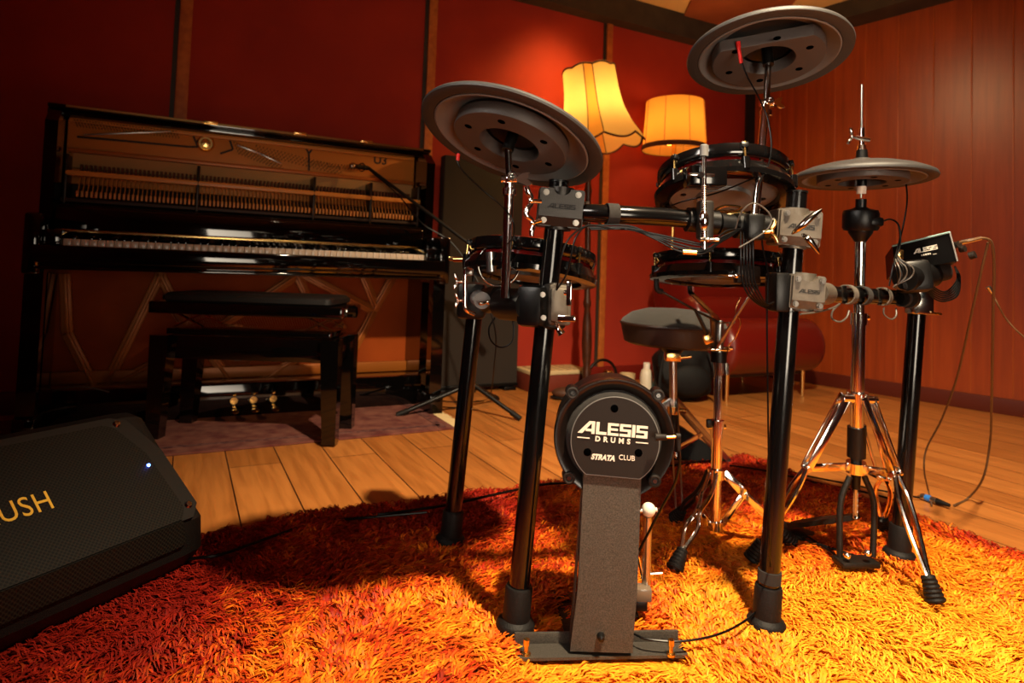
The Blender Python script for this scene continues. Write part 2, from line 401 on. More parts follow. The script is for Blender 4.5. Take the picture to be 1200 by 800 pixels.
    at = me.color_attributes.new('Col', 'FLOAT_COLOR', 'POINT')
    cc = np.ones((n*7, 4)); cc[:, :3] = np.repeat(col, 7, axis=0)
    at.data.foreach_set('color', cc.astype(np.float32).ravel())
    me.polygons.foreach_set('use_smooth', [True]*(n*3))
    m = attr_mat('rug_wool', .55)
    me.materials.append(m); o = bpy.data.objects.new('pile', me); C.objects.link(o); o.parent = rug; o['kind'] = 'stuff'
pile(105000, 6)

# purple woven rug under the bench
pr0 = G(533, 503); pr1 = G(190, 545)
s1 = (pr0-CN).dot(W); t1 = (pr0-CN).dot(N)
carp = thing('woven_carpet', 'faded purple patterned carpet under the piano bench, fringed at its right end', 'rug', PW(s1-1, 1.0, 0))
CARP = mat('faded_carpet', hexc(88, 32, 28), .95, noise=(16, hexc(122, 72, 58)), bump=.8, bscale=300)
s0 = -4.75
cb_ = B().prism([(s0, .16), (s1, .16), (s1, t1), ((s0+s1)/2, t1+.03), (s0, t1+.02)], fr(CN, Z, W) @ Matrix.Diagonal((1, -1, 1, 1)), .0015, .009)
cb_.build('field', CARP, carp)
bb = B()
bb.box(fr(PW(s1-.05, (t1+.16)/2, .0098), Z, W), .035, t1-.2, .002); bb.box(fr(PW((s0+s1)/2, t1-.06, .0098), Z, W), s1-s0-.1, .03, .002)
bb.build('border', mat('carpet_border', hexc(64, 22, 26), .95, noise=(40, hexc(110, 66, 58))), carp)
fb = B()
for i in range(150):
    t = .18+(t1-.18)*i/150; p = PW(s1, t, .006)
    fb.path([p, p+W*.03+N*random.uniform(-.01, .01)+Z*.002, p+W*random.uniform(.05, .07)+N*random.uniform(-.012, .012)-Z*.003], .0028, n=4, sub=2)
f_ = fb.build('fringe', mat('cream_fringe', hexc(190, 165, 120), .9), carp); f_['kind'] = 'stuff'

# ================================================================ PIANO
SL, SR, TF, TK, PH = -4.36, -2.68, .35, .62, 1.335
piano = thing('upright_piano', 'black upright piano with its front panels removed, against the red wall', 'piano', PW((SL+SR)/2, .3, 0))
def WB(b_, s0, s1, t0, t1, z0, z1, bev=.0):  # box in wall space
    return b_.box(fr(PW((s0+s1)/2, (t0+t1)/2, (z0+z1)/2), Z, W), abs(s1-s0), abs(t1-t0), abs(z1-z0), bev)
for s0_ in (SL, SR-.045):
    B().prism([(.03, 0), (TF, 0), (TF, -1.255), (.28, -(PH-.025)), (.03, -(PH-.025))], fr(CN+W*s0_, W, N), 0, .045).build('side_panel', GLOSS, piano)
WB(B(), SL+.03, SR-.03, .03, .06, .02, PH-.03).build('back_panel', mat('piano_back', hexc(40, 22, 12), .8), piano)
lid = WB(B(), SL-.02, SR+.02, .03, .20, PH-.025, PH, .004).build('lid', GLOSS, piano)
WB(B(), SL-.015, SR+.015, .195, .235, PH-.004, PH+.014, .004).build('lid_edge', GLOSS, lid)
WB(B(), SL+.05, SR-.03, .232, .238, PH+.002, PH+.012).build('hinge', BRASS, lid)
for s in (-3.75, -3.35, -3.02):
    WB(B(), s-.03, s+.03, .225, .25, PH+.006, PH+.018, .003).build('hinge_block', BRASS, lid)
# arms, cheeks, keybed
for s0_, s1_ in ((SL, SL+.055), (SR-.055, SR)):
    WB(B(), s0_, s1_, TF-.01, TK, .63, .86, .012).build('arm', GLOSS, piano)
WB(B(), SL+.03, SR-.03, .10, TK-.015, .655, .735, .004).build('keybed', GLOSS, piano)
WB(B(), SL+.03, SR-.03, TK-.04, TK+.012, .675, .742, .006).build('keyslip', GLOSS, piano)
WB(B(), SL+.04, SR-.04, TK-.02, TK+.004, .650, .662, .003).build('molding', GLOSS, piano)
for i, s0_ in enumerate((SL+.055, SR-.055-.06)):
    WB(B(), s0_, s0_+.06, TF+.02, TK-.03, .735, .80, .006).build('key_block', GLOSS, piano)
ks0, ks1 = SL+.118, SR-.118; kw = (ks1-ks0)/52
wk = None
for i in range(52):
    q = WB(B(), ks0+i*kw+.0007, ks0+(i+1)*kw-.0007, TK-.215, TK-.045, .735, .768, .0015).build('white_key', IVORY, piano) if wk is None else None
    if wk is None: wk = q
    else:
        o = wk.copy(); C.objects.link(o); o.parent = piano; o.location = wk.location + W*(i*kw)
bk = None; j = 0
for i in range(51):
    if (i % 7) in (1, 4): continue
    if bk is None:
        bk = WB(B(), ks0+(i+1)*kw-.006, ks0+(i+1)*kw+.006, TK-.215, TK-.11, .765, .781, .002).build('black_key', GLOSS, piano); i0 = i
    else:
        o = bk.copy(); C.objects.link(o); o.parent = piano; o.location = bk.location + W*((i-i0)*kw)
fbd = WB(B(), SL+.055, SR-.055, TF-.02, TF+.02, .775, .905, .01).build('fallboard', GLOSS, piano)
WB(B(), SL+.06, SR-.08, TF+.018, TF+.030, .800, .812, .002).build('fallboard_strip', BRASS, fbd)  # thin brass strip along the fallboard front
WB(B(), SL+.055, SR-.055, TF-.05, TF-.01, .895, .915, .003).build('front_rail', GLOSS, piano)
# plate (harp) upper part
plate = WB(B(), SL+.05, SR-.05, .12, .155, 1.02, 1.30, .003)
plate.build('iron_plate', PLATE, piano)
pb = B()
def wline(b_, pts, t, w=.012, th=.012):
    for (a, b__) in zip(pts[:-1], pts[1:]): b_.bar(OWP(a[0], a[1], t), OWP(b__[0], b__[1], t), th, w, N, .002)
for pts in ([(82, 133), (225, 155), (232, 172), (222, 172), (90, 160)], [(268, 160), (273, 175), (258, 180)],
            [(268, 158), (355, 166), (362, 180), (362, 200)], [(362, 180), (370, 168), (418, 174), (428, 181), (436, 175), (488, 183), (494, 192)]):
    wline(pb, pts, .158, .009, .006)
pb.build('plate_rim', mat('plate_line', hexc(34, 16, 7), .6), piano)
WB(B(), SL+.055, SR-.055, .15, .17, 1.288, 1.308, .003).build('plate_cap', PLATE, piano)
sc_, zc_ = OW(241, 168, .16)
B().lathe([(.0001, .012), (.018, .010), (.022, .004), (.030, .004), (.034, .009), (.038, .002), (.040, -.004)], PW(sc_, .16, zc_), N, n=28).build('medallion', BRASS, piano)
su, zu = OW(446, 188, .16)
textmesh('U3', fr(PW(su, .1565, zu), N, W), .062, mat('plate_letter', hexc(40, 18, 8), .5), 'lettering', piano, bold=.0012)
tp = B()
for (x0, y0, x1, y1, rows, cnt) in ((88, 142, 210, 156, 3, 34), (274, 168, 330, 190, 5, 16), (300, 172, 400, 197, 4, 24), (365, 190, 420, 197, 2, 16)):
    for r_ in range(rows):
        for c_ in range(cnt):
            u = x0+(x1-x0)*c_/cnt; v = y0+(y1-y0)*c_/cnt+r_*3.2
            p = OWP(u+r_*1.5, v, .155); tp.cyl(p-N*.004, p+N*.022+Z*.003, .0028, n=6)
q = tp.build('tuning_pins', DCHR, piano); q['kind'] = 'stuff'
# pressure bars
for l_ in ([(278, 170), (305, 180), (330, 192)], [(98, 158), (200, 154)]):
    st = B(); wline(st, l_, .175, .007, .011); st.build('pressure_bar', STEEL, piano)
# action
act = WB(B(), SL+.07, SR-.06, .285, .31, 1.040, 1.062, .004).build('hammer_rail', RAILW, piano)
WB(B(), SL+.08, SR-.07, .17, .20, 1.085, 1.150, .004).build('felt_strip', FELT, piano)
WB(B(), SL+.06, SR-.06, .165, .195, 1.152, 1.172, .004).build('plate_ledge', PLATE2, piano)
WB(B(), SL+.06, SR-.06, .2, .3, .93, .945, .003).build('action_shelf', mat('dark_action', hexc(50, 26, 12), .6), piano)
hs0, hs1 = SL+.11, SR-.09; hN = 88; hd = (hs1-hs0)/hN; proto = {}
for i in range(hN):
    for nm in ('hammer', 'damper'):
        if nm not in proto:
            s = hs0+hd*.5
            if nm == 'hammer':
                h_ = WB(B(), s-.0045, s+.0045, .285, .305, .952, .978, .002); h_.cyl(PW(s, .28, .975), PW(s, .24, 1.045), .002, n=6); h_.box(fr(PW(s, .235, 1.05), Z, W), .008, .03, .018, .003)
                proto[nm] = h_.build(nm, RAILW, act)
            else:
                h_ = WB(B(), s-.005, s+.005, .205, .235, 1.068, 1.098, .002); h_.cyl(PW(s, .22, .99), PW(s, .22, 1.07), .0015, n=5)
                proto[nm] = h_.build(nm, mat('damper_felt', hexc(92, 50, 26), .9), act)
        else:
            o = proto[nm].copy(); C.objects.link(o); o.parent = act; o.location = proto[nm].location+W*(i*hd)
for s in (SL+.075, -3.79, -3.28, -3.0, SR-.07):
    WB(B(), s-.006, s+.006, .20, .31, .92, 1.13, .003).build('action_bracket', mat('bracket_dark', hexc(40, 26, 16), .4, .5) if s == SL+.075 else bpy.data.materials['bracket_dark'], piano)
# lower part: soundboard, ribs of the plate
WB(B(), SL+.045, SR-.045, .10, .115, .12, .65).build('soundboard', SOUND, piano)
WB(B(), SL+.045, SR-.045, .05, .10, .12, .65).build('back_frame', SOUND, piano)
for a_, b__ in (((346, 318), (372, 372)), ((352, 320), (438, 364)), ((438, 364), (464, 318)), ((438, 364), (392, 452)), ((424, 318), (440, 358)),
                ((76, 320), (79, 390)), ((79, 390), (110, 452)), ((190, 318), (124, 452)), ((186, 318), (208, 362)), ((208, 362), (274, 452)), ((140, 448), (262, 380)), ((300, 452), (404, 380)), ((262, 380), (352, 320))):
    sb = B(); sb.bar(OWP(*a_, .135), OWP(*b__, .135), .020, .046, N, .006); sb.bar(OWP(*a_, .15), OWP(*b__, .15), .022, .016, N, .004)
    sb.build('plate_strut', PLATE2, piano)
WB(B(), SL+.045, SR-.045, .13, .15, .145, .20, .006).build('plate_foot', PLATE2, piano)
st = B()
for i in range(26):
    u = 262+i*1.6; st.cyl(OWP(u, 404+i*.2, .135), OWP(u-24, 452, .135), .0010, n=4)
for i in range(26):
    st.cyl(OWP(330+i*2.2, 446-i*1.3, .135), OWP(352+i*2.2, 452, .135), .0012, n=4)
for i in range(60):
    st.cyl(OWP(196+i*3, 360, .13), OWP(230+i*2.6, 410, .13), .0008, n=4)
q = st.build('strings', mat('copper_string', (.6, .42, .22, 1), .3, 1), piano); q['kind'] = 'stuff'
WB(B(), SL+.03, SR-.03, .24, .36, .0, .155, .008).build('plinth', GLOSS, piano)
for s0_ in (SL, SR-.07):
    WB(B(), s0_, s0_+.07, TF-.01, .60, .0, .10, .01).build('toe_block', GLOSS, piano)
    lg = B().prism([(-.03, -.03), (.03, -.03), (.03, .03), (-.03, .03)], fr(PW(s0_+.035, .545, .1), Z, W), 0, .56)
    lg.build('leg', GLOSS, piano)
for u in (275, 298, 321):
    s, z = OW(u, 460, .38)
    pd = B(); pd.ball(None, .022, fr(PW(s, .46, .05), Z, W), (.8, 1.8, .35)); pd.box(fr(PW(s, .41, .055), Z, W), .016, .09, .008, .003)
    pd.build('pedal', BRASS, piano)
    B().cyl(PW(s, .362, .078), PW(s, .37, .078), .016, n=20).ball(PW(s, .37, .105), .009).build('pedal_fitting', BRASS, piano)
tag(B().box(fr(OWP(139, 117, .12), Z, W), .11, .05, .028, .004).build('small_box', mat('dull_white', hexc(170, 140, 100), .6)), 'small pale rectangular box lying on top of the black piano lid', 'box')
bpy.data.objects['small_box'].location = PW(-4.14, .12, PH+.0145)-OWP(139, 117, .12)

# ================================================================ BENCH
ba, bb_ = G(385, 521, .009), G(178, 514, .009)
bx = (ba-bb_); bw = bx.length; bx.normalize(); by = V((-bx.y, bx.x, 0)); bc = (ba+bb_)/2+by*.15; bc.z = .009
bench = thing('piano_bench', 'black lacquered adjustable piano bench with padded seat on the purple carpet', 'bench', bc)
def BX(b_, x0, x1, y0, y1, z0, z1, bev=.0, seg=2): return b_.box(fr(bc+bx*((x0+x1)/2)+by*((y0+y1)/2)+Z*((z0+z1)/2), Z, bx), x1-x0, y1-y0, z1-z0, bev, seg)
hw = bw/2
for sx in (-1, 1):
    for sy in (-1, 1):
        c0 = bc+bx*(sx*(hw-.0))+by*(sy*.13)
        l = B(); m_ = fr(c0, Z, bx)
        a, bt = .036, .026
        vs = [m_ @ V((x*bt, y*bt, 0)) for x, y in ((-1, -1), (1, -1), (1, 1), (-1, 1))]+[m_ @ V((x*a-sx*.012, y*a, .40)) for x, y in ((-1, -1), (1, -1), (1, 1), (-1, 1))]
        l.add(vs, [(3, 2, 1, 0), (4, 5, 6, 7), (0, 1, 5, 4), (1, 2, 6, 5), (2, 3, 7, 6), (3, 0, 4, 7)]).build('leg', GLOSS, bench)
for sy in (-1, 1): BX(B(), -hw+.03, hw-.03, sy*.13-.012, sy*.13+.012, .31, .40, .003).build('apron', GLOSS, bench)
for sx in (-1, 1): BX(B(), sx*(hw-.012)-.012, sx*(hw-.012)+.012, -.12, .12, .31, .40, .003).build('apron', GLOSS, bench)
BX(B(), -hw+.02, hw-.02, -.13, .13, .403, .425, .003).build('base_board', GLOSS, bench)
for sx in (-1, 1):
    for sy in (-1, 1):
        q = B(); q.bar(bc+bx*(sx*.26-.05)+by*(sy*.09)+Z*.43, bc+bx*(sx*.26+.06)+by*(sy*.09)+Z*.485, .02, .005, by); q.bar(bc+bx*(sx*.26+.06)+by*(sy*.085)+Z*.43, bc+bx*(sx*.26-.05)+by*(sy*.085)+Z*.485, .02, .005, by)
        q.build('scissor_lift', BRASS, bench)
BX(B(), -hw-.04, hw+.03, -.16, .16, .484, .53, .006).build('seat_frame', GLOSS, bench)
BX(B(), -hw-.0, hw-.01, -.155, .155, .525, .568, .03, 4).build('seat_cushion', mat('black_seat_vinyl', hexc(20, 19, 19), .5), bench)
for sx in (-1, 1):
    e0 = bc+bx*(sx*(hw+.03))+by*-.06+Z*.507; B().cyl(e0, e0+bx*sx*.035, .022, n=8).build('knob', GLOSS, bench)

# ================================================================ GOBO / MIC STAND
gs0, gs1 = OW(517, 300, .09)[0], OW(611, 300, .09)[0]
gob = thing('acoustic_panel', 'tall dark grey fabric covered cabinet standing between the piano and the floor lamp', 'cabinet', PW((gs0+gs1)/2, .06, 0))
WB(B(), gs0, gs1, .02, .09, .03, 1.36, .008).build('body', GOBO, gob)
WB(B(), gs0, gs1, .015, .1, .022, .04, .004).build('bottom_edge', BLK, gob)
for s in (gs0+.06, gs1-.06): WB(B(), s-.04, s+.04, .03, .12, 0, .022, .004).build('foot', BLK, gob)

mc = P(553, 447, 3.15); mc0 = V((mc.x, mc.y, 0))
mic = thing('microphone_stand', 'black boom microphone stand between piano and kit, boom reaching into the piano', 'microphone stand', mc0)
hub = mc0+Z*.15
l1, l2 = G(466, 486, .012), G(609, 490, .012); l3 = mc0+V((.12, .36, .012))
for l_ in (l1, l2, l3):
    q = B().cyl(hub, l_, .011, n=10).build('leg', BLK, mic); d = (l_-hub).normalized()
    B().cyl(l_-d*.05, l_+d*.005, .014, n=10).build('foot', RUB, q)
B().cyl(hub-Z*.04, hub+Z*.06, .02).build('hub', BLK, mic)
bo = P(556, 290, 3.15); B().cyl(hub, bo, .010).build('pole', BLK, mic)
B().cyl(bo-V((.03, 0, 0)), bo+V((.03, 0, 0)), .022).build('boom_clamp', BLK, mic)
tipm = P(432, 197, 3.25); B().cyl(bo+(bo-tipm)*.25, tipm, .009, n=10).build('boom', mat('boom_grey', hexc(30, 27, 24), .4, .3), mic)
bq = (bo-tipm).normalized()
B().cyl(bo+(bo-tipm)*.25, bo+(bo-tipm)*.25+bq*.09, .018).build('counterweight', BLK, mic)
mp_ = thing('microphone', 'small black microphone on the boom end over the open piano', 'microphone', tipm)
dm = (P(404, 193, 3.1)-tipm).normalized()
B().cyl(tipm+dm*.01, tipm+dm*.10, .012).build('body', BLK, mp_); B().ball(None, .02, fr(tipm+dm*.115, dm), (.8, .8, 1.1)).build('capsule_grille', DCHR, mp_)
B().torus(tipm+dm*.05, dm, .02, .003).build('shock_mount', BLK, mp_)
tag(B().path([P(436, 202, 3.2), P(452, 215, 3.18), P(470, 232, 3.17), P(495, 262, 3.12), P(530, 285, 3.13), P(560, 330, 3.1), P(580, 385, 3.1), P(579, 430, 3.2), G(574, 464, .01), G(560, 470, .008), G(520, 470, .012), G(500, 462, .014), G(512, 475, .014), G(540, 478, .008)], .0035, n=6).build('microphone_cable', CABLE), 'thin black microphone cable hanging from the boom and curled on the carpet fringe', 'cable')

# ================================================================ FLOOR LAMPS
LAMPC = shade_mat('cream_shade', (.95, .72, .28, 1)); LAMPO = shade_mat('amber_shade', (.93, .50, .10, 1))
lf = G(687, 468, 0); lf = PW((lf-CN).dot(W), .30, 0); lY = P(687, 300, 1).y
def onY(u, v, o): return P(u, v, o.y)
la = thing('floor_lamp', 'tall floor lamp with flared scalloped cream shade and dark turned wooden pole', 'lamp', lf)
base_u = 687
stt = onY(703, 170, lf); stb = onY(701, 80, lf)
sh_ax = (stb-stt).normalized(); shh = (stb-stt).length
kk = lf.y/750
# pole
pt = onY(690, 150, lf); pb0 = onY(687, 466, lf); pb0.z = 0.0
pz = pt-pb0; B().lathe([(.14, 0), (.145, .02), (.10, .035), (.03, .05)], pb0, Z, n=32).cyl(pb0, pb0+Z*.02, .14, n=32).build('base', LWOOD, la)
B().lathe([(.030, .04), (.022, .07), (.028, .14), (.020, .17), (.026, .2), (.031, .30), (.026, .42), (.016, .50), (.024, .52), (.024, .54), (.018, .56), (.018, 1.18), (.024, 1.2), (.016, 1.24), (.012, 1.40), (.008, pz.length)], pb0, pz, n=20).build('pole', LWOOD, la)
# bell shade with scalloped panels
def bell(h):  # h 0 bottom -> 1 top radius
    pts = [(0, .275), (.08, .262), (.25, .215), (.45, .182), (.7, .165), (1, .158)]
    return float(np.interp(h, [q[0] for q in pts], [q[1] for q in pts]))
shb = onY(700, 166, lf); sht = onY(690, 84, lf); hx = sht-shb; hl = hx.length
n = 96; rows = 14; vs = []; x_, y_, z_ = basis(hx)
for i in range(n):
    a = 2*PI*i/n; sc = abs(math.sin(a*4))
    for r_ in range(rows+1):
        h = r_/rows; rr = bell(h)*(1+.03*(sc-.5)*(1-h)); zz = h*hl - (1-h)**3*.035*sc + h**6*.012*sc
        vs.append(shb + (x_*math.cos(a)+y_*math.sin(a))*rr + z_*zz)
fs = [(i*(rows+1)+r_, ((i+1) % n)*(rows+1)+r_, ((i+1) % n)*(rows+1)+r_+1, i*(rows+1)+r_+1) for i in range(n) for r_ in range(rows)]
shade = B().add(vs, fs).build('lamp_shade', LAMPC, la, sharp=80)
pp = shade.data
shade.data.materials.append(LAMPO)
for f in pp.polygons:
    i = f.index//rows
    if (i % 24) >= 19: f.material_index = 1
TR = mat('shade_trim', hexc(70, 34, 16), .9)
t_ = B()
for rr_, hh_ in ((0, 0), (rows, 0)):
    B().path([V(vs[(i % n)*(rows+1)+rr_]) for i in range(n+1)], .006, n=6, sub=1).build('trim_braid', TR, shade)
for k in range(4):
    for off in (0, 19):
        i = (k*24+off) % n
        B().path([V(vs[i*(rows+1)+r_]) for r_ in range(rows+1)], .0028, n=6, sub=1).build('seam', TR, shade)
B().ball(shb+hx*.45, .032).build('bulb', emit_mat('bulb_glow', (1, .62, .25, 1), 12), la)
# second lamp
l2b = PW((P(790, 300, 4.15)-CN).dot(W), .30, 0); l2b = V((P(788, 300, 4.15).x, 4.15, 0))
lb = thing('floor_lamp', 'shorter floor lamp with straight amber drum shade, partly behind the tom pad', 'lamp', l2b)
sb0, sb1 = P(790, 176, 4.15), P(791, 120, 4.15); hx2 = sb1-sb0
B().lathe([(.13, 0), (.13, .02), (.03, .035), (.014, .06), (.014, (sb0.z+.1)), (.0001, sb0.z+.1)], l2b, V((sb0.x-l2b.x, 0, sb0.z)), n=24).build('pole', BRASS, lb)
B().lathe([(.205, 0), (.185, hx2.length)], sb0, hx2, n=64).build('lamp_shade', LAMPO, lb)
s2 = lb.children[-1]
B().lathe([(.2075, -.004), (.2085, .0), (.206, .028), (.204, .028)], sb0, hx2, n=64).build('trim_band', TR, s2)
for k in range(8):
    a = 2*PI*(k+.3)/8; x2, y2, z2 = basis(hx2); d = x2*math.cos(a)+y2*math.sin(a)
    B().path([sb0+d*.206, sb1+d*.186], .0022, n=5, sub=1).build('seam', BATT, s2)
B().cyl(sb0+hx2*.1+V((-.2, 0, 0)), sb0+hx2*.1+V((.2, 0, 0)), .002, n=6).build('shade_carrier', BRASS, lb)
B().ball(sb0+hx2*.5, .03).build('bulb', bpy.data.materials['bulb_glow'], lb)

# ================================================================ SOFA & BACKGROUND ITEMS
sR = G(940, 463); sS, sT = (sR-CN).dot(W), (sR-CN).dot(N)
sofa = thing('leather_sofa', 'oxblood red leather sofa with plump rolls and slim metal legs in the corner', 'sofa', PW(sS-.7, sT-.2, 0))
def roll(s0_, s1_, t, z, r, sq=1.0):
    L = s1_-s0_; pr = []
    for i in range(17):
        a = PI*i/16; pr.append((max(.0005, r*math.sin(a)**.6), -math.cos(a)*L/2))
    pr = [(r_*(1+.0), h_) for r_, h_ in [(max(.0005, r*min(1, math.sin(PI*i/24)*2.2)**.7), -math.cos(PI*i/24)*L/2) for i in range(25)]]
    k = B(); k.lathe(pr, PW((s0_+s1_)/2, t, z), W, n=32)
    return k
roll(sS-.74, sS+.10, sT-.04, .31, .165).build('seat_cushion', LEATH, sofa)
roll(sS-.74, sS+.06, sT-.42, .60, .19).build('backrest', LEATH, sofa)
roll(sS-.74, sS+.04, sT-.30, .46, .15).build('back_bolster', LEATH, sofa)
B().box(fr(PW(sS-.33, sT-.25, .17), Z, W), .76, .5, .08, .02).build('frame', mat('sofa_base', hexc(40, 14, 10), .6), sofa)
for s_, t_ in ((sS, sT), (sS-.64, sT), (sS, sT-.48), (sS-.64, sT-.48)):
    B().cyl(PW(s_, t_, .0), PW(s_, t_, .16), .010, .016, n=12).build('leg', BRASS, sofa)

# black bag
bg = G(797, 474); bagc = V((bg.x+.05, bg.y+.16, 0)); bag = thing('backpack', 'black backpack slumped on the floor behind the drum stool', 'bag', bagc)
q = B(); k = bmesh.new(); bmesh.ops.create_icosphere(k, subdivisions=4, radius=1)
rb = random.Random(3)
for v_ in k.verts:
    c_ = v_.co.copy(); h = c_.z
    wob = 1+.06*math.sin(c_.x*7+h*5)+.05*math.sin(c_.y*9-h*8+1)
    sg = lambda t, p_: math.copysign(abs(t)**p_, t)
    v_.co = bagc+V((sg(c_.x, .75)*(.165-.02*h)*wob, sg(c_.y, .75)*.13*wob, .17+sg(h, .8)*.168))
q.add([v_.co for v_ in k.verts], [[v_.index for v_ in f.verts] for f in k.faces]); k.free()
q.build('bag_body', NYL, bag)
B().ball(None, 1, fr(bagc+V((.01, -.13, .13)), Z), (.12, .04, .09)).build('front_pocket', NYL, bag)
B().path([bagc+V((-.05, 0, .33)), bagc+V((0, -.02, .38)), bagc+V((.06, 0, .33))], .008).build('handle', NYL, bag)
for sx in (-.13, .12): B().path([bagc+V((sx, -.1, .28)), bagc+V((sx*1.25, -.15, .15)), bagc+V((sx*1.3, -.17, .012))], .009).build('strap', NYL, bag)
# bottle
b0 = G(757, 462); btl = thing('bottle', 'small white plastic bottle on the floor left of the black backpack', 'bottle', b0)
kk = b0.y/750
B().lathe([(.0001, 0), (.036, 0), (.038, .02), (.038, .12), (.030, .145), (.016, .155)], b0, Z, n=24).build('body', mat('milky_plastic', hexc(205, 195, 175), .3), btl)
B().cyl(b0+Z*.153, b0+Z*.188, .02).build('cap', WHITE, btl)
b1 = G(768, 464); tg = tag(B().lathe([(.0001, 0), (.02, 0), (.021, .07), (.012, .09), (.0001, .09)], b1, Z, n=16).build('small_can', mat('teal', hexc(40, 90, 90), .4)), 'small teal can right beside the white bottle', 'can')
# perforated box, cups, shoe, headphones
bx0 = G(630, 456); bs = (bx0-CN).dot(W); 
pbx = thing('ventilated_case', 'red-brown case with perforated cream top on the floor behind the front rack leg', 'case', PW(bs+.13, .12, 0))
WB(B(), bs-.10, bs+.30, .03, .24, .0, .10, .006).build('case_body', REDBR, pbx)
tpz = B(); WB(tpz, bs-.10, bs+.30, .025, .245, .10, .125, .005); tpz.build('lid', CREAM, pbx)
hb = B()
for i in range(7):
    for j_ in range(5): hb.box(fr(PW(bs-.055+i*.054, .055+j_*.04, .1252), Z, W), .030, .014, .001)
q = hb.build('slots', BLK, pbx)
sh0 = G(668, 470); shc = V((sh0.x, sh0.y+.05, 0)); shoe = thing('slipper', 'dark brown slipper on the floor left of the kick pad', 'shoe', shc)
B().ball(None, 1, fr(shc+Z*.035, Z), (.10, .05, .035)).build('upper', BROWN, shoe); B().ball(None, 1, fr(shc+Z*.012, Z), (.11, .055, .012)).build('sole', RUB, shoe)
hp = OWP(706, 430, .28)
hs_ = thing('headphones', 'black headphones with arched band leaning near the lamp base', 'headphones', V((hp.x, hp.y, 0)))
hc_ = V((hp.x, hp.y, .05)); B().torus(hc_+Z*.03, N, .105, .009, arc=(0, PI), x=W, n=24).build('headband', BLK, hs_)
for sx in (-1, 1): B().cyl(hc_+W*(sx*.105)+Z*.0-W*.015, hc_+W*(sx*.105)+W*.015, .045, n=20).build('ear_cup', BLK, hs_)
for i, (u, v, cc, nm, lb_) in enumerate(((735, 452, CREAM, 'tub', 'cream tub on the floor between lamp pole and white bottle'), (712, 455, BRASS, 'cup', 'small brass coloured cup beside the headphones'))):
    g0 = G(u, v); tag(B().lathe([(.0001, .004), (.045-.02*i, .0), (.05-.02*i, .08+.03*i), (.046-.02*i, .08+.03*i), (.041-.02*i, .006), (.0001, .006)], g0, Z, n=24).build(nm, cc), lb_, nm)
# ================================================================ DRUM RACK
def TB(u, v, Y, r): return P(u, v, Y)
rack = thing('drum_rack', 'black four-legged tubular drum rack holding the electronic pads', 'drum rack', G(750, 740, .02))
LA0, LB0, LC0, LD0 = G(603, 742, .012), G(527, 640, .012), G(897, 740, .012), G(1053, 657, .012)
LA1, LB1, LC1, LD1 = P(655, 214, LA0.y), P(558, 348, LB0.y), P(934, 226, LC0.y), P(1077, 330, LD0.y)
for (p0, p1, r) in ((LA0, LA1, .0195), (LB0, LB1, .0205), (LC0, LC1, .0195), (LD0, LD1, .0205)):
    d = (p1-p0).normalized()
    lg = B().cyl(p0+d*.03, p1, r, n=32).build('leg', TUBE, rack)
    B().lathe([(.0001, 0), (.036, 0), (.037, .020), (.034, .025), (.0265, .030), (.0262, .086), (.0245, .09), (.0195, .09)], p0, d, n=32).build('rubber_foot', RUB, lg)
    if p0 is LC0: B().lathe([(.0198, .096), (.0222, .097), (.0222, .119), (.0198, .120)], p0, d, n=32).build('velcro_band', VELC, lg)
    B().cyl(p1, p1+d*.004, r+.001, n=32).build('end_cap', BLK, lg)
# upper front bar
UA, UC = P(660, 248, LA0.y), P(915, 268, LC0.y)
ub = B().path([UA, P(720, 251, 1.215), P(790, 255, 1.235), P(850, 262, 1.245), UC], .0178, n=28).build('crossbar', TUBE, rack)
# right side bar
RA, RD = P(925, 342, LC0.y), P(1078, 350, LD0.y)
B().cyl(RA, RD, .0185, n=28).build('crossbar', TUBE, rack)
